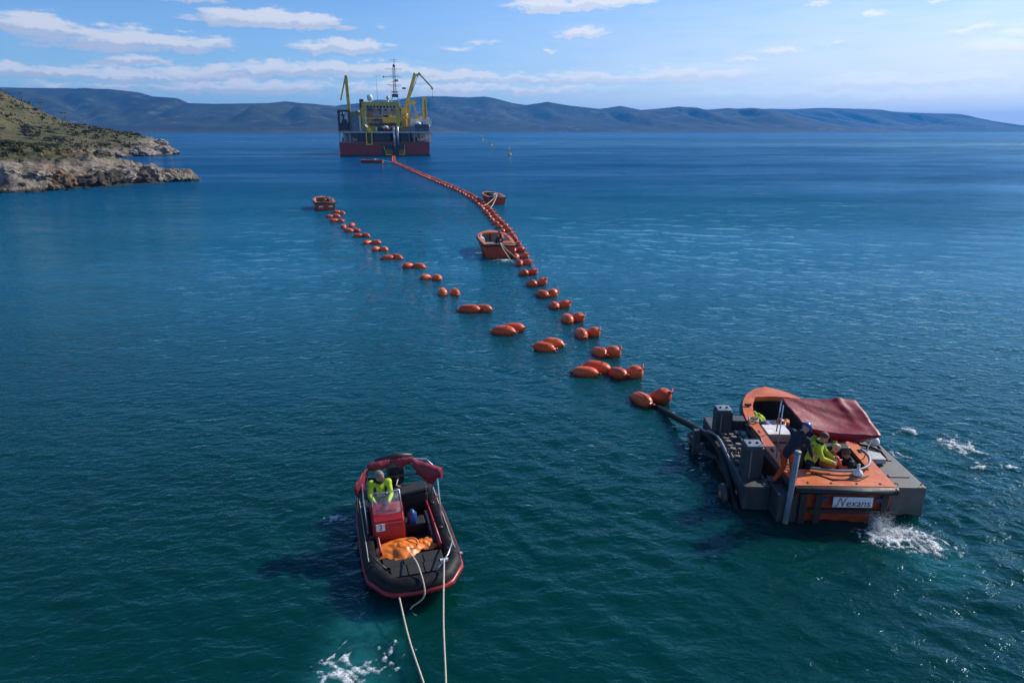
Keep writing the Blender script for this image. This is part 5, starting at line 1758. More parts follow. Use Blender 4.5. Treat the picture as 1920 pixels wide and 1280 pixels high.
def make_rib():
    e = empty("inflatable_boat", (-2.32, 13.14, 0.0), R(196.3))
    half = [(0.78, -2.0), (0.82, -1.0), (0.83, 0.0), (0.82, 0.85), (0.78, 1.2), (0.56, 1.58), (0.42, 1.68), (0.12, 1.71)]
    path = []
    for i, (x, y) in enumerate(half):
        path.append((x, y, 0.37 + 0.05 * smooth01(np.array((y - 0.2) / 1.6)).item()))
    full = path + [(-x, y, z) for x, y, z in path[::-1]]
    # closed cones at the stern ends
    ext = [(0.79, -2.45, 0.40), (0.80, -2.3, 0.38)] + full + [(-0.80, -2.3, 0.38), (-0.79, -2.45, 0.40)]
    MB().tube(ext, [0.05, 0.14] + [0.185] * len(full) + [0.14, 0.05], 16).build("tube", TUBEB, e)
    # red rubbing strake outside and red inner band
    st = [(x * 1.0 + (0.165 if x > 0 else -0.165) * (1 if y < 1.3 else 0.62), y + (0.155 if y > 1.4 else (0.08 if y > 1.1 else 0)), z - 0.05) for x, y, z in full]
    MB().tube(st, 0.052, 9, flat=1.2).build("rubbing_strake", REDP, e)
    for sx in (-1, 1):
        MB().tube([(sx * 0.62, -1.9, 0.46), (sx * 0.64, -0.6, 0.46), (sx * 0.63, 0.7, 0.5)], 0.04, 6, flat=3.0).build("inner_band", REDP, e)
    # hull bottom and floor
    MB().grid([[(-0.66, y, 0.2), (-0.5, y, -0.05), (0, y, -0.28 + 0.22 * max(0, (y - 0.6))), (0.5, y, -0.05), (0.66, y, 0.2)] for y in (-2.0, -1, 0, 0.8, 1.4)] + [[(-0.3, 1.6, 0.2), (-.2, 1.62, .15), (0, 1.65, 0.1), (.2, 1.62, .15), (0.3, 1.6, 0.2)]]).build("hull", RUBBER, e)
    MB().box((0, -0.3, 0.17), (1.24, 3.2, 0.05)).build("floor", GRIP, e)
    # bow deck of grip panels
    for r_ in range(2):
        for c_ in range(3):
            w_ = 0.40 if r_ == 0 else 0.32
            MB().rbox(((c_ - 1) * (w_ + 0.02), 0.92 + r_ * 0.37, 0.47 + 0.015 * r_), (w_, 0.35, 0.05), 0.012).build("deck_panel", GRIP, e)
    MB().box((0, 1.1, 0.41), (1.25, 0.85, 0.06)).build("bow_deck", RUBBER, e)
    # seams, carrying handles and the grab line looped along both tubes
    for sx in (-1, 1):
        for q, y in enumerate((-1.5, -0.5, 0.5, 1.05)):
            MB().tube([(sx * (0.82 + 0.187 * math.cos(t)), y, 0.37 + 0.187 * math.sin(t) + (0.03 if y > 1 else 0.0)) for t in np.linspace(-0.6, 3.4, 12)], 0.012, 5, flat=0.5).build("tube_seam", RUBBER, e)
        gl = []
        for q in range(25):
            y = -1.8 + 2.7 * q / 24
            gl.append((sx * 0.90, y, 0.575 - 0.03 * abs(math.sin(q * math.pi / 4)) ))
        MB().tube(gl, 0.010, 5).build("grab_line", ROPE, e)
        for y in (-1.1, 0.0, 0.85):
            MB().lathe([(0.05, 0), (0.05, 0.012), (0.02, 0.02)], (sx * 0.76, y, 0.545), 10).build("tube_valve", DKMETAL, e)
    # transom
    MB().rbox((0, -1.95, 0.42), (1.3, 0.08, 0.5), 0.02).build("transom", RUBBER, e)
    # console on the starboard side: red, sloping front
    x0, x1 = 0.02, 0.72
    poly = [(-0.55, 0.19), (-0.62, 0.98), (-0.40, 1.12), (-0.02, 0.86), (0.12, 0.19)]
    V = [(x, y, z) for x in (x0, x1) for y, z in poly]
    n = len(poly)
    F = [tuple(range(n)), tuple(range(n, 2 * n))[::-1]] + [(i, (i + 1) % n, n + (i + 1) % n, n + i) for i in range(n)]
    bm = bmesh.new()
    vs = [bm.verts.new(v) for v in V]
    for f in F: bm.faces.new([vs[i] for i in f])
    bmesh.ops.recalc_face_normals(bm, faces=bm.faces)
    bmesh.ops.bevel(bm, geom=bm.edges[:], offset=0.04, segments=3, affect='EDGES')
    me = bpy.data.meshes.new("console"); bm.to_mesh(me); bm.free()
    me.materials.append(REDC)
    con = bpy.data.objects.new("console", me); COL.objects.link(con); con.parent = e
    # number plate on the sloping front
    a = math.atan2(0.86 - 0.19, 0.14)
    MX = Matrix.Translation((0.56, 0.018, 0.77)) @ Matrix.Rotation(math.pi, 4, 'Z') @ Matrix.Rotation(R(90 - 12), 4, 'X')
    pl = MB().box((0, 0, 0), (0.19, 0.15, 0.012)).build("number_plate", WHITEP, con)
    pl.data.transform(MX)
    text_mesh("3", 0.165, NAVY, "numeral", pl, MX @ Matrix.Translation((0, 0, 0.010)))
    # windscreen of clear plastic with a steel edge
    ws = []
    for i in range(7):
        t = i / 6
        x = x0 + 0.03 + (x1 - x0 - 0.06) * t
        yb = -0.20 + 0.06 * math.sin(math.pi * t); zb = 0.98
        ws.append([(x, yb, zb), (x * 0.96 + 0.01, yb - 0.12, zb + 0.22), (x * 0.92 + 0.03, yb - 0.22, zb + 0.42)])
    w = MB().grid(ws).build("windscreen", CLEAR, con)
    MB().tube([ws[0][0], ws[0][2]] + [r_[2] for r_ in ws[1:]] + [ws[-1][0]], 0.012, 6).build("windscreen_edge", STEEL, w)
    MB().tube([(0.36 + 0.17 * math.cos(t), -0.66 + 0.06 * math.sin(t), 1.02 + 0.15 * math.sin(t)) for t in np.linspace(0, 2 * math.pi, 17)], 0.016, 6).tube([(0.36, -0.62, 1.0), (0.36, -0.5, 0.95)], 0.02, 6).build("steering_wheel", DKMETAL, con)
    # seats and lockers
    MB().rbox((0.40, -1.15, 0.42), (0.62, 0.42, 0.5), 0.05).build("seat_box", REDC, e)
    MB().rbox((0.40, -1.15, 0.70), (0.58, 0.42, 0.08), 0.03).build("seat_cushion", RUBBER, e)
    MB().rbox((-0.32, -1.45, 0.52), (0.72, 0.5, 0.5), 0.06).build("black_locker", GRIP, e)
    MB().rbox((-0.30, -1.35, 0.83), (0.80, 0.34, 0.12), 0.05, rot=(0, 0, 0.2)).build("black_cushion", RUBBER, e)
    MB().rbox((-0.25, -0.55, 0.35), (0.5, 0.36, 0.3), 0.05).build("battery_box", RUBBER, e)
    MB().rbox((-0.56, -0.2, 0.36), (0.10, 1.3, 0.34), 0.03).build("side_pocket", NAVY, e)
    # steel arch, its legs standing on the tubes, with the canopy rolled on it
    TOP = [(0.86, -1.05, 1.62), (0.62, -1.3, 1.86), (0.0, -1.4, 1.93), (-0.62, -1.3, 1.86), (-0.86, -1.05, 1.62)]
    fr = MB()
    fr.tube([(0.82, -0.15, 0.56), (0.86, -0.95, 1.50), (0.66, -1.15, 1.68), (0, -1.22, 1.74), (-0.66, -1.15, 1.68), (-0.86, -0.95, 1.50), (-0.82, -0.15, 0.56)], 0.02, 7)
    fr.tube([(0.80, -1.5, 0.56), (0.86, -0.97, 1.48)], 0.018, 6).tube([(-0.80, -1.5, 0.56), (-0.86, -0.97, 1.48)], 0.018, 6)
    fr.tube([(-0.83, -0.55, 1.05), (-0.72, -1.0, 0.62)], 0.018, 6)
    fr.build("arch", STEEL, e)
    MB().tube([(0.70, -1.06, 1.40), (-0.84, -1.0, 1.40)], 0.022, 7).build("arch_brace", DKMETAL, e)
    MB().tube([(0.5, -1.20, 1.76), (0, -1.26, 1.81), (-0.35, -1.22, 1.78)], [0.05, 0.075, 0.05], 9).build("rolled_cover", DKMETAL, e)
    def drape(x0, y0, x1, y1, z0, z1, drop, seed, bulge):
        # folded canvas hanging from the arch in an uneven bundle
        rows = []
        for a_ in range(15):
            t = a_ / 14
            c = Vector((x0 + (x1 - x0) * t, y0 + (y1 - y0) * t, z0 + (z1 - z0) * t))
            dr = drop * (0.55 + 0.45 * math.sin(math.pi * t)) * (1 + 0.35 * noise.noise(Vector((t * 4, seed, 0))))
            wd = bulge * (0.35 + 0.65 * math.sin(math.pi * t) ** 0.5)
            row = []
            for b_ in range(14):
                q = 2 * math.pi * b_ / 14
                fold = 1 + 0.28 * noise.noise(Vector((math.cos(q) * 1.6, t * 5.0, math.sin(q) * 1.6 + seed)))
                row.append(tuple(c + Vector((0.04 * math.cos(q), wd * math.cos(q) * fold, -dr / 2 + dr / 2 * math.sin(q) * fold + 0.05))))
            rows.append(row)
        bb = MB().grid(rows, True, True)
        bb.add(rows[0], [tuple(range(14))]); bb.add(rows[-1], [tuple(range(14))])
        return bb.build("rolled_canopy", MAROON, e)
    drape(0.99, -0.72, 0.70, -1.10, 1.46, 1.66, 0.46, 1.0, 0.11)
    drape(0.66, -1.14, 0.12, -1.20, 1.70, 1.74, 0.24, 3.0, 0.09)
    drape(0.08, -1.20, -0.36, -1.18, 1.74, 1.72, 0.24, 5.0, 0.09)
    drape(-0.36, -1.10, -0.96, -0.80, 1.70, 1.52, 0.46, 8.0, 0.13)
    for p in ((0.98, -0.70, 1.20), (-0.60, -0.95, 1.35)):
        MB().tube([p, (p[0] * 1.0, p[1] + 0.05, p[2] - 0.35)], 0.01, 5).build("strap", ROPE, e)
    # outboard motor
    ob = MB().rbox((-0.04, -2.22, 0.98), (0.44, 0.62, 0.62), 0.17, rot=(R(-12), 0, 0)).build("outboard_cowl", OUTB, e)
    MB().box((-0.04, -2.2, 0.5), (0.2, 0.3, 0.7)).box((-0.04, -2.25, 0.05), (0.12, 0.26, 0.5)).build("outboard_leg", OUTB, ob)
    MB().tube([(-0.1, -2.0, 0.9), (0.0, -1.8, 0.75), (-0.3, -1.7, 0.6)], 0.02, 6).build("fuel_hose", ROPE, e)
    # bow rail, cleat and grab line
    MB().tube([(-0.84, 0.55, 0.62), (-0.82, 1.0, 0.78), (-0.66, 1.38, 0.78), (-0.42, 1.62, 0.66)], 0.016, 6).build("bow_rail", STEEL, e)
    MB().tube([(0.84, 0.6, 0.62), (0.80, 1.1, 0.76), (0.60, 1.45, 0.72)], 0.016, 6).build("bow_rail", DKMETAL, e)
    MB().box((-0.56, 1.46, 0.71), (0.16, 0.05, 0.05)).build("cleat", WHITEP, e)
    tag(e, "black and red inflatable boat with red console and rolled maroon canopy", "inflatable boat")
    return e


rib = make_rib()
RM = Matrix.Translation((-2.32, 13.14, 0.0)) @ Matrix.Rotation(R(196.3), 4, 'Z')


def rib_pt(x, y, z):
    return tuple(RM @ Vector((x, y, z)))


def crumpled(name, parent_M, c, rx, ry, h, m, seed, label, cat, flat=0.0):
    """a heap of tarpaulin with folds"""
    n = 34
    rows = []
    for i in range(n + 1):
        u = -1 + 2 * i / n
        row = []
        for j in range(n + 1):
            v = -1 + 2 * j / n
            # square to disc
            x = u * math.sqrt(1 - v * v / 2); y = v * math.sqrt(1 - u * u / 2)
            r = min(1, math.hypot(x, y))
            wob = 1 + 0.18 * noise.noise(Vector((x * 1.4, y * 1.4, seed)))
            f = (1 - r ** 2.2)
            z = h * f * (0.75 + 0.55 * noise.noise(Vector((x * 1.3, y * 1.3, seed + 5)))) + 0.32 * h * abs(noise.noise(Vector((x * 3.1 + y, y * 2.2, seed + 9)))) + 0.012
            row.append(tuple(parent_M @ Vector((c[0] + x * rx * wob, c[1] + y * ry * wob, c[2] + max(0.0, z)))))
        rows.append(row)
    o = MB().grid(rows).build(name, m)
    md = o.modifiers.new("t", 'SOLIDIFY'); md.thickness = 0.012
    if label: tag(o, label, cat)
    return o


crumpled("orange_tarpaulin", RM, (0.26, 0.50, 0.46), 0.54, 0.38, 0.20, TARP, 2.2, "crumpled bright orange tarpaulin heaped before the red console", "tarpaulin")
crumpled("orange_sheet", RM, (-0.34, 0.36, 0.40), 0.32, 0.24, 0.12, TARP, 7.7, "flat orange sheet on the floor right of the tarpaulin heap", "tarpaulin")
o = MB().tube([tuple(RM @ Vector((0.04 + 0.20 * math.cos(t), 0.56 + 0.13 * math.sin(t), 0.62 + 0.02 * math.sin(t * 2) - 0.04 * math.sin(t)))) for t in np.linspace(0, 2 * math.pi * 1.85, 40)], 0.022, 7).build("coiled_hose", TARP)
tag(o, "coil of orange hose on top of the tarpaulin", "hose")
MB_b = MB().lathe([(0.10, 0), (0.11, 0.02), (0.11, 0.26), (0.06, 0.30), (0.04, 0.34)], rib_pt(-0.18, -0.42, 0.5), 12)
tag(MB_b.build("blue_jerrycan", mat("jerrycan_blue", (0.006, 0.05, 0.20), 0.4)), "small blue can on the dark floor right of the console", "can")
# skipper behind the windscreen
Jp = pose_stand(lean=0.22, arm_l=((-0.04, 0.16, -0.24), (0.08, 0.24, -0.02)), arm_r=((0.05, 0.18, -0.22), (-0.06, 0.24, 0.0)), look=(-0.75, 0.6, -0.1))
for q in ('kn_l', 'kn_r'): Jp[q] = Jp[q] + Vector((0, 0.12, 0.0))
person(rib_pt(0.46, -0.92, 0.0), R(196.3), Jp, (HIVIS_Y, NAVY, BOOTM, SKIN), "skipper in lime jacket with grey hair at the red console", hair=HAIRG, bands=True)
# ropes off the bow
rope("bow_rope", [rib_pt(0.06, 0.9, 0.62), rib_pt(-0.02, 1.55, 0.74), rib_pt(-0.06, 2.02, 0.40), (-1.99, 11.30, 0.02), (-1.85, 11.12, -0.02), (-1.72, 11.25, -0.12)], 0.016, ROPE, "slack pale rope looping over the bow into the water")
rope("tow_rope", [rib_pt(-0.56, 1.46, 0.74), (-1.25, 10.4, 0.46), (-1.09, 9.1, 0.30), (-0.92, 7.4, 0.2), (-0.6, 4.0, 0.3)], 0.017, ROPE, "right hand pale tow rope running taut from the bow cleat")
rope("tow_rope", [rib_pt(0.42, 1.80, 0.36), (-1.86, 10.2, 0.24), (-1.43, 9.1, 0.18), (-0.8, 7.4, 0.15), (0.4, 4.0, 0.3)], 0.017, ROPE, "left hand tow rope slanting into the water below the bow")

# ------------------------------------------------------------------ cable handling boat
PONT = mat("pontoon_grey", (0.115, 0.115, 0.108), 0.6, var=0.25, scale=2.5, dirt=(0.12, 0.085, 0.055), dirt_amt=0.8, bump=0.2, bscale=15)
SLATEP = mat("pontoon_slate", (0.038, 0.042, 0.050), 0.55, var=0.4, scale=2.5, dirt=(0.075, 0.05, 0.035), dirt_amt=0.6, bump=0.25, bscale=15, stretch=(1, 1, 0.4))
PIPE = mat("pipe_grey_blue", (0.17, 0.21, 0.24), 0.45, var=0.2, scale=3.0)
CABLE = mat("power_cable_black", (0.008, 0.008, 0.009), 0.6, var=0.3, scale=6.0, spec=0.3, dirt=(0.03, 0.028, 0.025))
TEAK = mat("deck_boards", (0.22, 0.16, 0.11), 0.75, var=0.3, scale=6.0)
BLUEK = mat("blue_sheet", (0.012, 0.045, 0.16), 0.6)
GREENN = mat("net_green", (0.02, 0.16, 0.09), 0.7)
SIGNW = mat("sign_white", (0.72, 0.73, 0.75), 0.4, var=0.06)
INK = mat("sign_ink", (0.03, 0.03, 0.06), 0.5)
INKR = mat("sign_red", (0.42, 0.02, 0.03), 0.5)
CB = (8.0, 17.45, 0.0)
CBR = R(-2.0)


def make_cable_boat():
    e = empty("cable_boat", CB, CBR)
    L, Wd, H = 6.1, 2.5, 0.95
    boat_shell(e, L, Wd, H, ORANGE_D, gun_w=0.26, floor_z=0.18, deck_from=0.87, stern_deck=0.55, lining=mat("lining_shade", (0.07, 0.072, 0.078), 0.65, dirt=(0.02, 0.02, 0.02)))  # lining colour darkened to paint in the shade inside the hull
    # deck boards in the waist
    for i in range(9):
        MB().box((-0.80 + i * 0.2, 0.2, 0.215), (0.185, 2.2, 0.03)).build("deck_board", TEAK, e)
    # stern platform front face
    MB().box((0, -2.26, 0.58), (2.0, 0.05, 0.78)).build("stern_bulkhead", INNER, e)
    # name board and fittings on the transom
    ty = -L / 2 - 0.065
    sg = MB().box((0.18, ty, 0.60), (0.92, 0.03, 0.26)).build("name_board", SIGNW, e)
    M = Matrix.Translation((0.300, ty - 0.019, 0.572)) @ Matrix.Rotation(R(90), 4, 'X')
    text_mesh("exans", 0.25, INK, "lettering", sg, M, shear=0.2, space=1.0)
    # the large initial, drawn in strokes: a curled first leg, a red middle stroke and a thin flag
    yy = ty - 0.020
    MB().tube([(-0.24, yy, 0.51), (-0.205, yy, 0.495), (-0.175, yy, 0.53), (-0.15, yy, 0.64), (-0.125, yy, 0.715), (-0.11, yy, 0.70)], 0.009, 6).build("initial_stroke", INK, sg)
    MB().tube([(-0.11, yy, 0.705), (-0.085, yy, 0.62), (-0.055, yy, 0.50)], 0.009, 6).build("initial_stroke", INKR, sg)
    MB().tube([(-0.055, yy, 0.50), (-0.03, yy, 0.60), (0.0, yy, 0.70), (0.035, yy, 0.715)], 0.008, 6).build("initial_stroke", INKR, sg)
    for x in (-0.98, -0.62, 0.92):
        MB().box((x, ty + 0.005, 0.40), (0.15, 0.05, 0.78)).build("transom_pad", RUBBER, e)
    for x in (-0.50, 0.78):
        MB().box((x, ty + 0.002, 0.66), (0.16, 0.03, 0.09)).build("blue_plate", BLUEK, e)
    MB().box((0.05, ty + 0.01, 0.34), (1.75, 0.04, 0.1)).build("transom_strake", RUBBER, e)
    MB().tube([(-1.13, ty + 0.0, H - 0.07), (-1.2, ty + 0.05, H - 0.06), (1.2, ty + 0.05, H - 0.06), (1.13, ty, H - 0.07)], 0.085, 8).build("stern_fender", RUBBER, e)

    # right hand pontoon: long pale box with gear on it
    MB().rbox((1.72, -0.55, 0.28), (0.82, 4.2, 0.95), 0.03).build("pontoon", PONT, e)
    for y in (-2.1, -1.2, -0.2, 0.8):
        MB().rbox((1.72, y, 0.765), (0.5, 0.12, 0.03), 0.01).build("pontoon_plate", PONT, e)
    MB().rbox((1.48, -1.2, 0.86), (0.42, 0.62, 0.14), 0.02).build("grey_case", INNER, e)
    MB().tube([(1.45, -0.75, 0.8), (1.55, -0.9, 0.98), (1.75, -1.1, 0.95), (1.78, -1.35, 0.82)], 0.035, 7).build("rubber_loop", RUBBER, e)
    MB().tube([(1.40, -0.25, 0.8), (1.6, -0.5, 0.98), (1.82, -0.75, 0.95), (1.86, -1.0, 0.82)], 0.035, 7).build("rubber_loop", RUBBER, e)
    for y0 in (-0.55, -0.15, 0.3):
        MB().bar((1.25, y0, 0.80), (1.75, y0 - 0.45, 0.84), 0.09, 0.07).build("pontoon_bracket", PONT, e)
    MB().rbox((1.42, 0.15, 0.98), (0.46, 0.5, 0.42), 0.04).build("instrument_case", PONT, e)
    MB().box((1.02, -0.15, 1.22), (0.5, 0.08, 0.4)).build("monitor", DKMETAL, e)

    for y in (-2.6, 1.5):
        for x in (1.4, 2.04):
            MB().tube([(x + 0.05 * math.cos(t), y, 0.79 + 0.05 * math.sin(t)) for t in np.linspace(0, math.pi, 7)], 0.014, 5).build("lifting_eye", DKMETAL, e)
    for z in (0.12, 0.45):
        MB().box((1.72, -2.655, z), (0.80, 0.012, 0.022)).build("weld_seam", PONT, e)
        MB().box((-1.28, -3.055, z), (0.48, 0.012, 0.02)).build("weld_seam", SLATEP, e)
    for y in (-1.8, -0.4, 1.0):
        MB().lathe([(0.13, -0.06), (0.22, -0.07), (0.25, 0), (0.22, 0.07), (0.13, 0.06)], (2.17, y, 0.25), 16, 'X').build("tyre_fender", RUBBER, e)
    # left hand rig: pontoon, two square legs, roller bed with links
    MB().rbox((-1.86, -0.35, 0.18), (0.66, 4.3, 0.9), 0.04).build("rig_pontoon", SLATEP, e)
    for (x, y, h) in ((-1.86, -1.85, 1.46), (-1.96, 0.62, 1.38)):
        lg = MB().rbox((x, y, h / 2 - 0.1), (0.46, 0.46, h + 0.2), 0.05).build("rig_leg", SLATEP, e)
        MB().rbox((x, y, h + 0.02), (0.40, 0.40, 0.05), 0.02).build("leg_cap", PIPE, lg)
        for q in (-0.09, 0.09):
            MB().lathe([(0.035, 0), (0.035, 0.03), (0.02, 0.04)], (x + q, y - 0.02, h + 0.045), 8).build("bolt", DKMETAL, lg)
        MB().box((x - 0.1, y - 0.236, h / 2), (0.03, 0.02, h * 0.9)).build("leg_rib", PIPE, lg)
    MB().rbox((-1.28, -2.55, 0.25), (0.5, 1.0, 0.9), 0.03).build("rig_step", SLATEP, e)
    MB().bar((-1.52, -3.0, 0.72), (-1.32, -2.9, 0.45), 0.05).build("step_edge", PIPE, e)
    # roller bed of links between the legs
    for i in range(8):
        for j in range(3):
            if (i * 3 + j * 5) % 7 == 6: continue
            y = -1.35 + i * 0.235
            MB().rbox((-1.98 + j * 0.21, y, 0.70 + 0.02 * j + 0.03 * ((i + j) % 2)), (0.15, 0.075 + 0.05 * ((i + j) % 2), 0.09), 0.02, rot=(0, 0.1, 0.25 * ((i + j) % 3 - 1))).build("chain_link", PONT, e)
    for j in range(4):
        MB().tube([(-2.06 + j * 0.20, -1.4, 0.66), (-2.06 + j * 0.20, 0.35, 0.69)], 0.022, 6).build("bed_rail", DKMETAL, e)
    MB().rbox((-1.45, 0.85, 0.85), (0.4, 0.4, 0.32), 0.04).build("hydraulic_block", SLATEP, e)
    MB().tube([(-1.35, 0.5, 0.95), (-1.28, 0.1, 1.05), (-1.22, -0.5, 1.02), (-1.3, -1.0, 0.98)], 0.03, 6).build("hydraulic_hose", DKMETAL, e)
    # outrigger frame that carries the cable
    fr = MB().bar((-2.2, 0.9, 0.35), (-2.75, 0.75, 0.35), 0.16).bar((-2.72, 1.2, 0.3), (-2.6, 0.2, 0.3), 0.14).bar((-2.68, 0.55, 0.75), (-2.68, 0.55, -0.25), 0.16)
    fr.bar((-2.2, -0.1, 0.2), (-2.65, 0.3, 0.25), 0.12)
    fr.build("outrigger", SLATEP, e)
    for (x, y, z, ax) in ((-2.62, 1.05, 0.16, 'X'), (-2.52, -1.95, 0.08, 'X'), (-2.12, -1.95, 0.12, 'X')):
        w = MB().lathe([(0.10, -0.07), (0.27, -0.07), (0.30, 0), (0.27, 0.07), (0.10, 0.07)], (x, y, z), 18, ax).build("roller_wheel", RUBBER if z > 0.1 else SLATEP, e)
        MB().lathe([(0.09, -0.09), (0.09, 0.09)], (x, y, z), 10, ax).build("wheel_hub", ORANGE, w)
    # tall grey pipe at the stern corner
    MB().tube([(-1.36, -3.13, -0.5), (-1.25, -3.10, 1.86)], 0.066, 14).lathe([(0.076, 0), (0.076, 0.05)], (-1.25, -3.10, 1.84), 14).build("spud_pipe", PIPE, e)
    # canopy poles
    for a, b_ in (((-1.05, -1.55, 0.98), (-0.42, -1.3, 1.72)), ((1.06, -1.6, 0.98), (1.22, -1.55, 1.62)), ((-0.62, 0.0, 0.98), (-0.62, -0.1, 1.98)), ((1.15, 0.0, 0.98), (1.22, -0.1, 1.98))):
        MB().tube([a, b_], 0.018, 6).build("canopy_pole", STEEL, e)
    MB().tube([(-1.16, -1.62, 0.95), (-1.14, -1.60, 2.42)], 0.014, 6).build("antenna", STEEL, e)
    # stanchions, drain holes and stains along the stern deck edge
    for x in (-0.85, -0.3, 0.3, 0.85):
        MB().lathe([(0.03, 0), (0.03, 0.012), (0.015, 0.016)], (x, -2.93, 0.99), 8).build("deck_bolt", DKMETAL, e)
    for y in (-1.2, -0.1, 1.0):
        for sx in (-1, 1):
            MB().box((sx * 1.13, y, 1.0), (0.05, 0.16, 0.04)).bar((sx * 1.13, y, 0.95), (sx * 1.13, y, 1.02), 0.05).build("cleat", DKMETAL, e)
    MB().tube([(-1.7, -2.1, 0.66), (-1.6, -2.35, 0.72), (-1.3, -2.45, 0.74), (-1.1, -2.25, 0.9), (-0.9, -2.15, 1.0)], 0.02, 6).build("hydraulic_hose", RUBBER, e)
    MB().tube([(-1.6, 0.3, 0.75), (-1.45, -0.2, 0.80), (-1.5, -0.8, 0.76), (-1.4, -1.3, 0.74), (-1.55, -1.7, 0.7)], 0.025, 6).build("hydraulic_hose", RUBBER, e)
    # foredeck cleat
    MB().box((-0.95, 1.6, 1.12), (0.2, 0.05, 0.06)).bar((-0.95, 1.6, 1.02), (-0.95, 1.6, 1.12), 0.05).build("cleat", DKMETAL, e)
    # hoop of grey hose behind the stern deck, with its white fitting
    hp = rope("hose_hoop", [(-0.55, -2.28, 1.05), (0.0, -2.45, 1.07), (0.5, -2.42, 1.08), (0.88, -2.2, 1.10), (1.05, -1.85, 1.16), (0.98, -1.55, 1.22)], 0.035, PIPE, None)
    hp.parent = e
    MB().lathe([(0.12, 1.0), (0.13, 1.03), (0.10, 1.10), (0.035, 1.14), (0.03, 1.28), (0.01, 1.29)], (0.50, -2.50, 0), 14).build("white_fitting", WHITEP, e)
    for k in (0, 1):
        MB().tube([(-0.6 + 0.1 * k, -2.45, 1.0), (-0.2, -2.75 - 0.06 * k, 1.0), (0.4, -2.8 + 0.1 * k, 1.0), (0.75, -2.55, 1.0)], 0.012, 5).build("loose_line", RUBBER, e)
    MB().rbox((0.35, -0.95, 0.62), (1.2, 0.3, 0.85), 0.05).build("helm_console", DKMETAL, e)
    MB().rbox((0.0, -1.75, 0.40), (0.4, 0.4, 0.4), 0.05).build("stool", RUBBER, e)
    MB().rbox((0.72, -1.72, 0.30), (0.4, 0.4, 0.22), 0.04).build("stool", RUBBER, e)
    tag(e, "orange cable handling boat with maroon canopy, grey pontoons and rig", "work boat")

    # maroon canopy: a sagging sheet with a hem hanging at the stern side
    C00, C10, C01, C11 = Vector((-0.44, -1.42, 1.74)), Vector((1.40, -1.62, 1.63)), Vector((-0.66, -0.12, 2.03)), Vector((1.32, -0.18, 2.04))
    rows = []
    n = 30
    for i in range(n + 1):
        v = i / n
        row = []
        for j in range(n + 1):
            u = j / n
            p = C00.lerp(C10, u).lerp(C01.lerp(C11, u), v)
            sag = -0.10 * math.sin(math.pi * u) * math.sin(math.pi * v) - 0.05 * math.sin(math.pi * u) * (1 - v)
            ridge = 0.05 * math.exp(-((u - 0.86 + 0.10 * v) / 0.05) ** 2) * v
            wr = 0.03 * noise.noise(Vector((u * 3.0 + v * 4.0, v * 2.0 - u * 1.5, 2.2))) + 0.018 * noise.noise(Vector((u * 9.0 + v * 6, v * 5.0, 8.2)))
            row.append(tuple(p + Vector((0, 0, sag + ridge + wr))))
        rows.append(row)
    hem = []
    for j in range(n + 1):
        u = j / n
        p = Vector(rows[0][j])
        hem.append(tuple(p + Vector((0, 0.05 + 0.02 * math.sin(u * 17), -0.20 * (1 - abs(2 * u - 1) ** 3) - 0.03 + 0.015 * math.sin(u * 23)))))
    rows = [hem, [tuple(Vector(a) * 0.5 + Vector(b_) * 0.5 + Vector((0, -0.015, 0))) for a, b_ in zip(hem, rows[0])]] + rows
    c = MB().grid(rows).build("canopy", mat("canopy_maroon", (0.20, 0.006, 0.024), 0.5, spec=0.25, var=0.2, scale=4.0, bump=0.35, bscale=9.0), e)
    md = c.modifiers.new("t", 'SOLIDIFY'); md.thickness = 0.008
    return e


cable_boat = make_cable_boat()
CM = Matrix.Translation(CB) @ Matrix.Rotation(CBR, 4, 'Z')


def cb_pt(x, y, z):
    return tuple(CM @ Vector((x, y, z)))


# ---- loose things aboard
def thing(o, label, cat, group=None):
    return tag(o, label, cat, group)


b = empty("storage_box", cb_pt(-0.42, 0.55, 0.23), CBR)
MB().rbox((0, 0, 0.26), (0.62, 0.62, 0.5), 0.03).build("body", INNER, b)
MB().rbox((0, 0, 0.54), (0.66, 0.66, 0.06), 0.02).build("lid", WHITEP, b)
MB().bar((-0.2, -0.325, 0.3), (0.2, -0.325, 0.3), 0.03).build("handle", DKMETAL, b)
thing(b, "grey storage box with white lid in the waist of the cable boat", "box")
crumpled("lime_jacket", CM, (-0.62, 1.75, 0.50), 0.34, 0.26, 0.34, HIVIS_Y, 3.1, "crumpled lime jacket lying under the foredeck of the cable boat", "jacket")
crumpled("blue_tarpaulin", CM, (-0.20, 1.35, 0.26), 0.80, 0.62, 0.44, BLUEK, 5.4, "dark blue sheet heaped in the bow of the cable boat", "tarpaulin")
crumpled("green_net", CM, (-0.68, 0.72, 0.24), 0.22, 0.30, 0.26, GREENN, 9.4, "small heap of green net left of the storage box", "net")
rw = empty("rescue_float", cb_pt(-0.12, 1.08, 0.62), CBR)
MB().ball((0, 0, 0.1), 0.15, 14, (1, 1, 1.2)).build("body", REDP, rw)
MB().lathe([(0.153, -0.06), (0.158, 0), (0.153, 0.06)], (0, 0, 0.1), 16).build("white_band", WHITEP, rw)
thing(rw, "red float with white band on the blue sheet in the bow", "float")
fe = empty("fender_float", cb_pt(1.62, -0.55, 1.12), CBR - R(20))
f1 = MB().lathe([(0.02, -0.36), (0.10, -0.30), (0.145, -0.2), (0.15, 0.15), (0.12, 0.28), (0.05, 0.34)], (0, 0, 0), 16, 'Y').build("body", WHITEP, fe)
MB().lathe([(0.05, 0.30), (0.11, 0.33), (0.08, 0.42), (0.03, 0.46)], (0, 0, 0), 14, 'Y').build("red_end", REDP, fe)
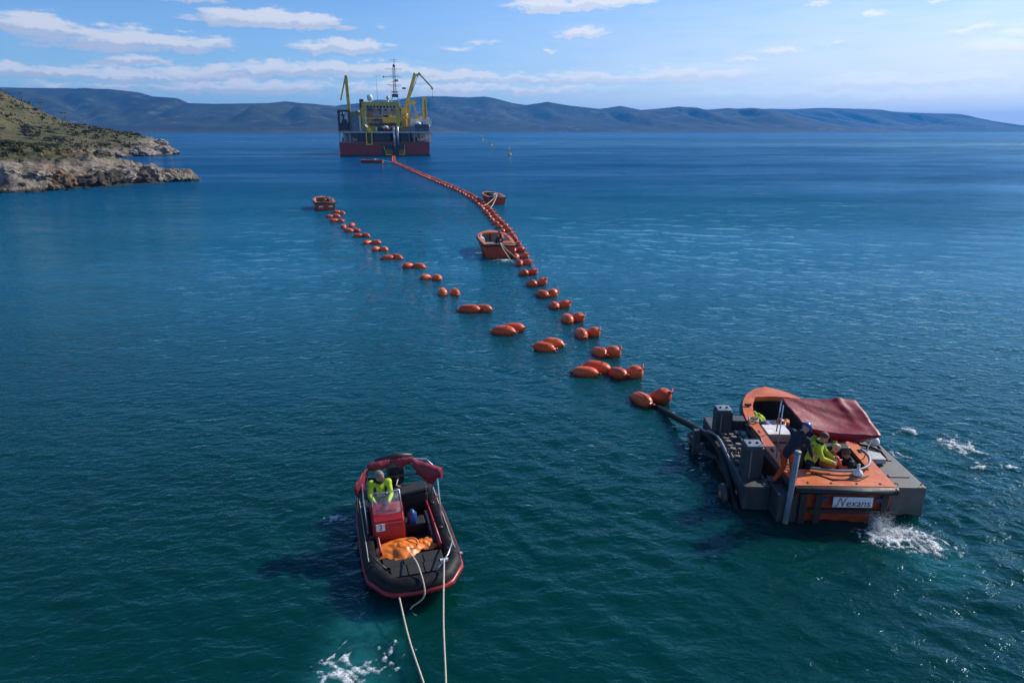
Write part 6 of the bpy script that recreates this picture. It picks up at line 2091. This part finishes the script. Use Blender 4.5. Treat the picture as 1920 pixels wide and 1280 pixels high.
MB().tube([(0, -0.30, 0), (0.03, -0.42, -0.1), (0.02, -0.42, -0.36)], 0.04, 7).build("stalk", RUBBER, fe)
fe.rotation_euler = (R(18), 0, R(28))
thing(fe, "white fender with red end hung over the right pontoon", "fender")

DUF = mat("duffel_black", (0.014, 0.014, 0.016), 0.75, bump=0.4, bscale=12)
for nm, p, sz, m_, lab, ct in [("duffel_bag", (-0.78, 0.05, 0.36), (0.34, 0.5, 0.26), DUF, "black duffel bag against the left lining of the cable boat", "bag"),
                               ("duffel_bag", (0.55, 0.9, 0.40), (0.5, 0.6, 0.34), DUF, "large black bag under the far edge of the canopy", "bag"),
                               ("tool_case", (-0.75, -1.05, 0.36), (0.3, 0.42, 0.28), DKMETAL, "dark tool case on the floor behind the helmeted man", "case"),
                               ("folded_vest", (-0.35, -0.55, 0.36), (0.4, 0.36, 0.2), VEST_O, "folded orange life vest on the deck boards", "life vest"),
                               ("folded_vest", (0.1, 1.45, 0.62), (0.36, 0.3, 0.18), VEST_O, "orange life vest on the blue sheet in the bow", "life vest"),
                               ("fuel_can", (0.62, 0.35, 0.42), (0.26, 0.2, 0.4), REDC, "red fuel can in the shade under the canopy", "can")]:
    o_ = empty(nm, cb_pt(p[0], p[1], p[2] - sz[2] / 2), CBR + rng.uniform(-.4, .4))
    bb = MB().rbox((0, 0, sz[2] / 2), sz, min(sz) * 0.38)
    bb.v = [tuple(Vector(q) * (1 + 0.10 * noise.noise(Vector(q) * 7 + Vector(p)))) for q in bb.v]
    bb.build("body", m_, o_)
    MB().tube([(-sz[0] * 0.25, 0, sz[2] * 0.97), (-sz[0] * 0.15, 0, sz[2] * 1.15), (sz[0] * 0.15, 0, sz[2] * 1.15), (sz[0] * 0.25, 0, sz[2] * 0.97)], 0.014, 5).build("handle", DKMETAL, o_)
    tag(o_, lab, ct)
for p, r_, m_, lab in [((-1.05, -2.25, 1.0), 0.16, ROPE, "coil of pale rope on the left end of the stern deck"), ((0.88, -0.55, 1.02), 0.17, RUBBER, "coil of black hose on the right gunwale under the canopy"), ((-1.1, 0.55, 1.04), 0.13, ROPE, "small coil of rope on the left gunwale")]:
    q_ = MB().tube([tuple(Vector(cb_pt(*p)) + Vector((r_ * (1 + 0.12 * math.sin(t * 0.37)) * math.cos(t), r_ * (1 + 0.1 * math.cos(t * 0.53)) * math.sin(t), 0.004 * t + 0.01 * math.sin(t * 1.7)))) for t in np.linspace(0, 2 * math.pi * 3.4, 60)], 0.017, 6).build("rope_coil", m_)
    tag(q_, lab, "coil")

# ---- the cable itself, from the first float pair over the outrigger and down into the water
rope("power_cable", [(2.5, 33.9, -0.22), (3.45, 30.0, -0.2), (4.36, 24.65, -0.15), (4.78, 22.2, -0.05), (5.0, 21.35, 0.03), (5.30, 20.1, 0.22), cb_pt(-2.55, 1.35, 0.46), cb_pt(-2.35, 0.55, 0.55), cb_pt(-2.22, -0.35, 0.50), cb_pt(-2.24, -1.3, 0.30), cb_pt(-2.30, -2.0, 0.10), cb_pt(-2.28, -2.7, -0.12), cb_pt(-2.2, -3.6, -0.5)],
     0.10, CABLE, "thick black cable from the floats over the boat's side rig", "cable")
rope("guide_hose", [cb_pt(-2.36, 0.62, 0.70), cb_pt(-2.22, 0.0, 0.78), cb_pt(-2.16, -0.7, 0.66), cb_pt(-2.14, -1.25, 0.50), cb_pt(-2.12, -1.55, 0.34)], 0.035, PIPE, "thin grey hose lying along the black cable at the rig", "hose")

# ---- crew
crew = "crew of the cable boat"
J = pose_stand(lean=0.60, lean_side=0.22, arm_l=((0.10, 0.22, -0.20), (0.06, 0.20, -0.18)), arm_r=((0.02, 0.16, -0.28), (-0.02, 0.16, -0.22)), spread=0.27, look=(0.1, 0.75, -0.65))
person(cb_pt(-1.26, -2.62, 0.68), R(-52), J, (NAVY, HIVIS_O, BOOTM, SKIN), "man in blue helmet, navy jacket and orange trousers bending at the stern", helmet=HELMB)
J = pose_stand(lean=0.30, arm_l=((-0.08, 0.14, -0.26), (0.10, 0.22, -0.10)), arm_r=((0.06, 0.14, -0.26), (-0.10, 0.22, -0.08)), look=(0.3, 0.8, -0.5))
person(cb_pt(-0.42, -1.92, 0.16), R(-120), J, (HIVIS_Y, NAVY, BOOTM, SKIN), "standing man in lime jacket and navy trousers beside the helmeted man", hair=HAIRB, bands=True)
J = pose_sit(0.44, lean=0.30, look=(0.2, 1, -0.45))
person(cb_pt(0.0, -1.85, 0.18), R(-80), J, (HIVIS_O, NAVY, BOOTM, SKIN), "bald man in orange life vest seated in the cockpit", vest=(VEST_O, False))
J = pose_sit(0.26, lean=0.34, look=(-0.2, 1, -0.4), knees=0.14)
person(cb_pt(0.78, -1.80, 0.18), R(75), J, (BLACKC, BLACKC, BOOTM, SKIN_T), "brown haired man in black jacket sitting low by the hose hoop", hair=HAIRB)
J = pose_stand(lean=1.05, arm_l=((-0.05, 0.2, -0.2), (0.06, 0.2, -0.1)), look=(0, 0.6, -0.8))
person(cb_pt(0.05, -0.95, 0.18), R(-70), J, (HIVIS_Y, NAVY, BOOTM, SKIN), "stooping man in lime jacket half hidden under the maroon canopy", hair=HAIRB, bands=True)
# in the small boats
J = pose_sit(0.45, lean=0.2)
person(tuple(Matrix.Translation((-1.35, 53.0, 0.02)) @ Matrix.Rotation(R(9), 4, 'Z') @ Vector((0.62, 0.5, 0.18))), R(100), J, (BLACKC, NAVY, BOOTM, SKIN_T), "dark clothed man seated on the right side of the middle boat", hair=HAIRB, vest=(VEST_O, False), voxel=0.025)
J = pose_stand(lean=0.15)
person(tuple(Matrix.Translation((-22.9, 84.2, 0.02)) @ Matrix.Rotation(R(20), 4, 'Z') @ Vector((0.55, -1.2, 0.18))), R(80), pose_sit(0.45), (BLACKC, BLACKC, BOOTM, SKIN_T), "dark clothed man in the boat at the far end of the short chain", hair=HAIRB, voxel=0.03)

# ------------------------------------------------------------------ foam and spray
def foam_mat():
    m = bpy.data.materials.new("foam_white")
    m.use_nodes = True
    bs = m.node_tree.nodes['Principled BSDF']
    k = NT(m.node_tree)
    bs.inputs['Base Color'].default_value = (0.70, 0.75, 0.77, 1)
    bs.inputs['Roughness'].default_value = 0.6
    geo = k.n('ShaderNodeNewGeometry').outputs['Position']
    at = k.n('ShaderNodeAttribute', attribute_name='foam_amount').outputs['Fac']
    bub = k.ramp(k.noise(geo, 26.0, 4.0, 0.7), 0.36, 0.62, 0.25, 1.0)
    k.put(bs.inputs['Alpha'], k.m('MULTIPLY', at, bub, clamp=True))
    return m


FOAM = foam_mat()


def foam_patch(cx, cy, rx, ry, thr, cell, freq, seed, ring=None, warp=0.6, stretch=1.0):
    """sheet of bubbles lying on the waves: a lacy network that thins out at its edges"""
    nx, ny = int(2 * rx / cell) + 1, int(2 * ry / cell) + 1
    D = np.zeros((nx, ny)); X = np.zeros((nx, ny)); Y = np.zeros((nx, ny))
    for i in range(nx):
        for j in range(ny):
            x = cx - rx + i * cell; y = cy - ry + j * cell
            X[i, j] = x; Y[i, j] = y
            u, v = (x - cx) / rx, (y - cy) / ry
            r = math.hypot(u, v)
            if r > 1: continue
            w = noise.noise_vector(Vector((x * 1.3, y * 1.3, seed))) * warp
            p = Vector((x * freq, y * freq * stretch, seed)) + w
            d = noise.voronoi(p)[0]
            lace = 1 - min(1, (d[1] - d[0]) * 2.2)
            fine = noise.fractal(p * 2.7, 0.8, 2.0, 4)
            fall = 1 - r ** 1.6
            if ring is not None:
                fall = math.exp(-((r - ring) / 0.18) ** 2) * (0.35 + 0.65 * max(0, noise.noise(Vector((math.atan2(v, u) * 1.3, seed, 1)))) * 2)
            D[i, j] = min(1.0, max(0.0, (lace * 0.75 + fine * 0.5 + fall * 0.75 - thr) / 0.32)) * min(1, (1 - r) * 5)
    return X, Y, D


def build_foam(name, patches, label, dots=None):
    verts, faces, dens = [], [], []
    for X, Y, D in patches:
        Z = sea_height(X, Y, np.full(X.shape, 0.1)) + 0.012 + 0.02 * D
        nx, ny = X.shape
        idx = -np.ones((nx, ny), int)
        for i in range(nx - 1):
            for j in range(ny - 1):
                if D[i:i + 2, j:j + 2].max() < 0.03: continue
                q = []
                for a, c in ((i, j), (i + 1, j), (i + 1, j + 1), (i, j + 1)):
                    if idx[a, c] < 0:
                        idx[a, c] = len(verts)
                        verts.append((X[a, c], Y[a, c], Z[a, c])); dens.append(float(D[a, c]))
                    q.append(int(idx[a, c]))
                faces.append(tuple(q))
    if dots:
        for (x, y, z, r) in dots:
            b_ = len(verts)
            verts += [(x + r, y, z), (x - r, y, z), (x, y + r, z), (x, y - r, z), (x, y, z + r * 1.3), (x, y, z - r * 1.3)]
            dens += [0.9] * 6
            faces += [tuple(b_ + k for k in f) for f in ((0, 2, 4), (2, 1, 4), (1, 3, 4), (3, 0, 4), (2, 0, 5), (1, 2, 5), (3, 1, 5), (0, 3, 5))]
    o = mesh_obj(name, verts, faces, FOAM, smooth=True)
    at = o.data.attributes.new('foam_amount', 'FLOAT', 'POINT')
    at.data.foreach_set('value', np.array(dens, np.float32))
    tag(o, label, "foam", kind='stuff')
    return o


def spray(cx, cy, n, sx, sy, hz, seed, lean=0.0, rmax=0.011):
    r = random.Random(seed)
    jets = [(r.gauss(0, 0.35), r.gauss(0, 0.35), r.uniform(0.4, 1.0)) for _ in range(9)]
    out = []
    for i in range(n):
        ju, jv, jh = r.choice(jets)
        t = r.random() ** 1.5
        u = ju + r.gauss(0, 0.10 + 0.16 * t); v = jv + r.gauss(0, 0.10 + 0.16 * t)
        h = hz * jh * t
        out.append((cx + u * sx + lean * h, cy + v * sy, 0.03 + h, rmax * r.uniform(0.25, 1.0) * (1.0 - 0.5 * t)))
    return out


# thruster boil behind the transom of the cable boat
d1 = spray(8.62, 14.10, 2600, 0.40, 0.24, 0.60, 4, -0.15) + spray(8.85, 13.85, 3200, 0.95, 0.46, 0.20, 5) + spray(9.35, 13.6, 700, 1.1, 0.6, 0.10, 6)
build_foam("thruster_spray", [foam_patch(8.85, 13.82, 1.0, 0.55, 0.72, 0.022, 3.4, 1.0), foam_patch(9.35, 13.5, 1.2, 0.75, 1.10, 0.025, 3.0, 2.0)], "white spray boiling up at the stern of the cable boat", d1)
d2 = spray(13.3, 18.3, 900, 0.6, 1.0, 0.08, 8) + spray(12.4, 19.6, 400, 0.3, 0.3, 0.08, 9)
build_foam("wash_ring", [foam_patch(12.5, 18.35, 1.75, 1.55, 1.20, 0.035, 2.4, 3.0, ring=0.78), foam_patch(13.35, 18.5, 0.65, 1.0, 1.02, 0.03, 3.0, 4.0), foam_patch(12.45, 19.65, 0.34, 0.34, 0.85, 0.03, 3.0, 5.0),
                         foam_patch(11.0, 18.0, 1.1, 0.7, 1.30, 0.03, 2.8, 6.0), foam_patch(14.0, 17.2, 0.2, 0.15, 0.75, 0.03, 3.0, 7.0)], "ring of broken white wash on the water right of the cable boat", d2)
build_foam("propeller_wash", [foam_patch(-2.85, 9.65, 0.8, 0.95, 1.06, 0.020, 2.6, 11.0, warp=1.1, stretch=0.8), foam_patch(-3.0, 8.3, 0.95, 0.9, 1.04, 0.024, 2.4, 12.0, warp=1.1, stretch=0.8), foam_patch(-2.15, 10.0, 0.6, 0.8, 1.32, 0.022, 3.0, 12.5)], "lacy white foam on the milky wash below the inflatable's bow")
build_foam("side_foam", [foam_patch(-4.25, 14.55, 0.55, 0.3, 1.10, 0.025, 2.8, 13.0), foam_patch(-1.25, 13.2, 0.35, 0.9, 1.40, 0.025, 2.8, 14.0)], "small streak of foam left of the inflatable boat")
build_foam("stern_foam", [foam_patch(-0.55, 49.2, 0.95, 0.5, 0.9, 0.04, 2.2, 15.0)], "white churned water at the stern of the middle orange boat")

# ------------------------------------------------------------------ haze in the air over the bay
def make_haze():
    b = MB()
    b.box((0, 4980.0, 118.0), (24000.0, 10040.0, 250.0))
    m = bpy.data.materials.new("haze_air")
    m.use_nodes = True
    t = m.node_tree
    t.nodes.clear()
    k = NT(t)
    out = k.n('ShaderNodeOutputMaterial')
    pv = k.n('ShaderNodeVolumePrincipled')
    pv.inputs['Color'].default_value = HAZE_COLOR
    pv.inputs['Density'].default_value = HAZE_DENSITY
    pv.inputs['Anisotropy'].default_value = 0.15
    k.L.new(pv.outputs[0], out.inputs['Volume'])
    o = b.build("haze", m)
    tag(o, kind='stuff')
    return o


HAZE_COLOR = (0.05, 0.38, 1.0, 1.0)
HAZE_DENSITY = 1.15e-4
make_haze()
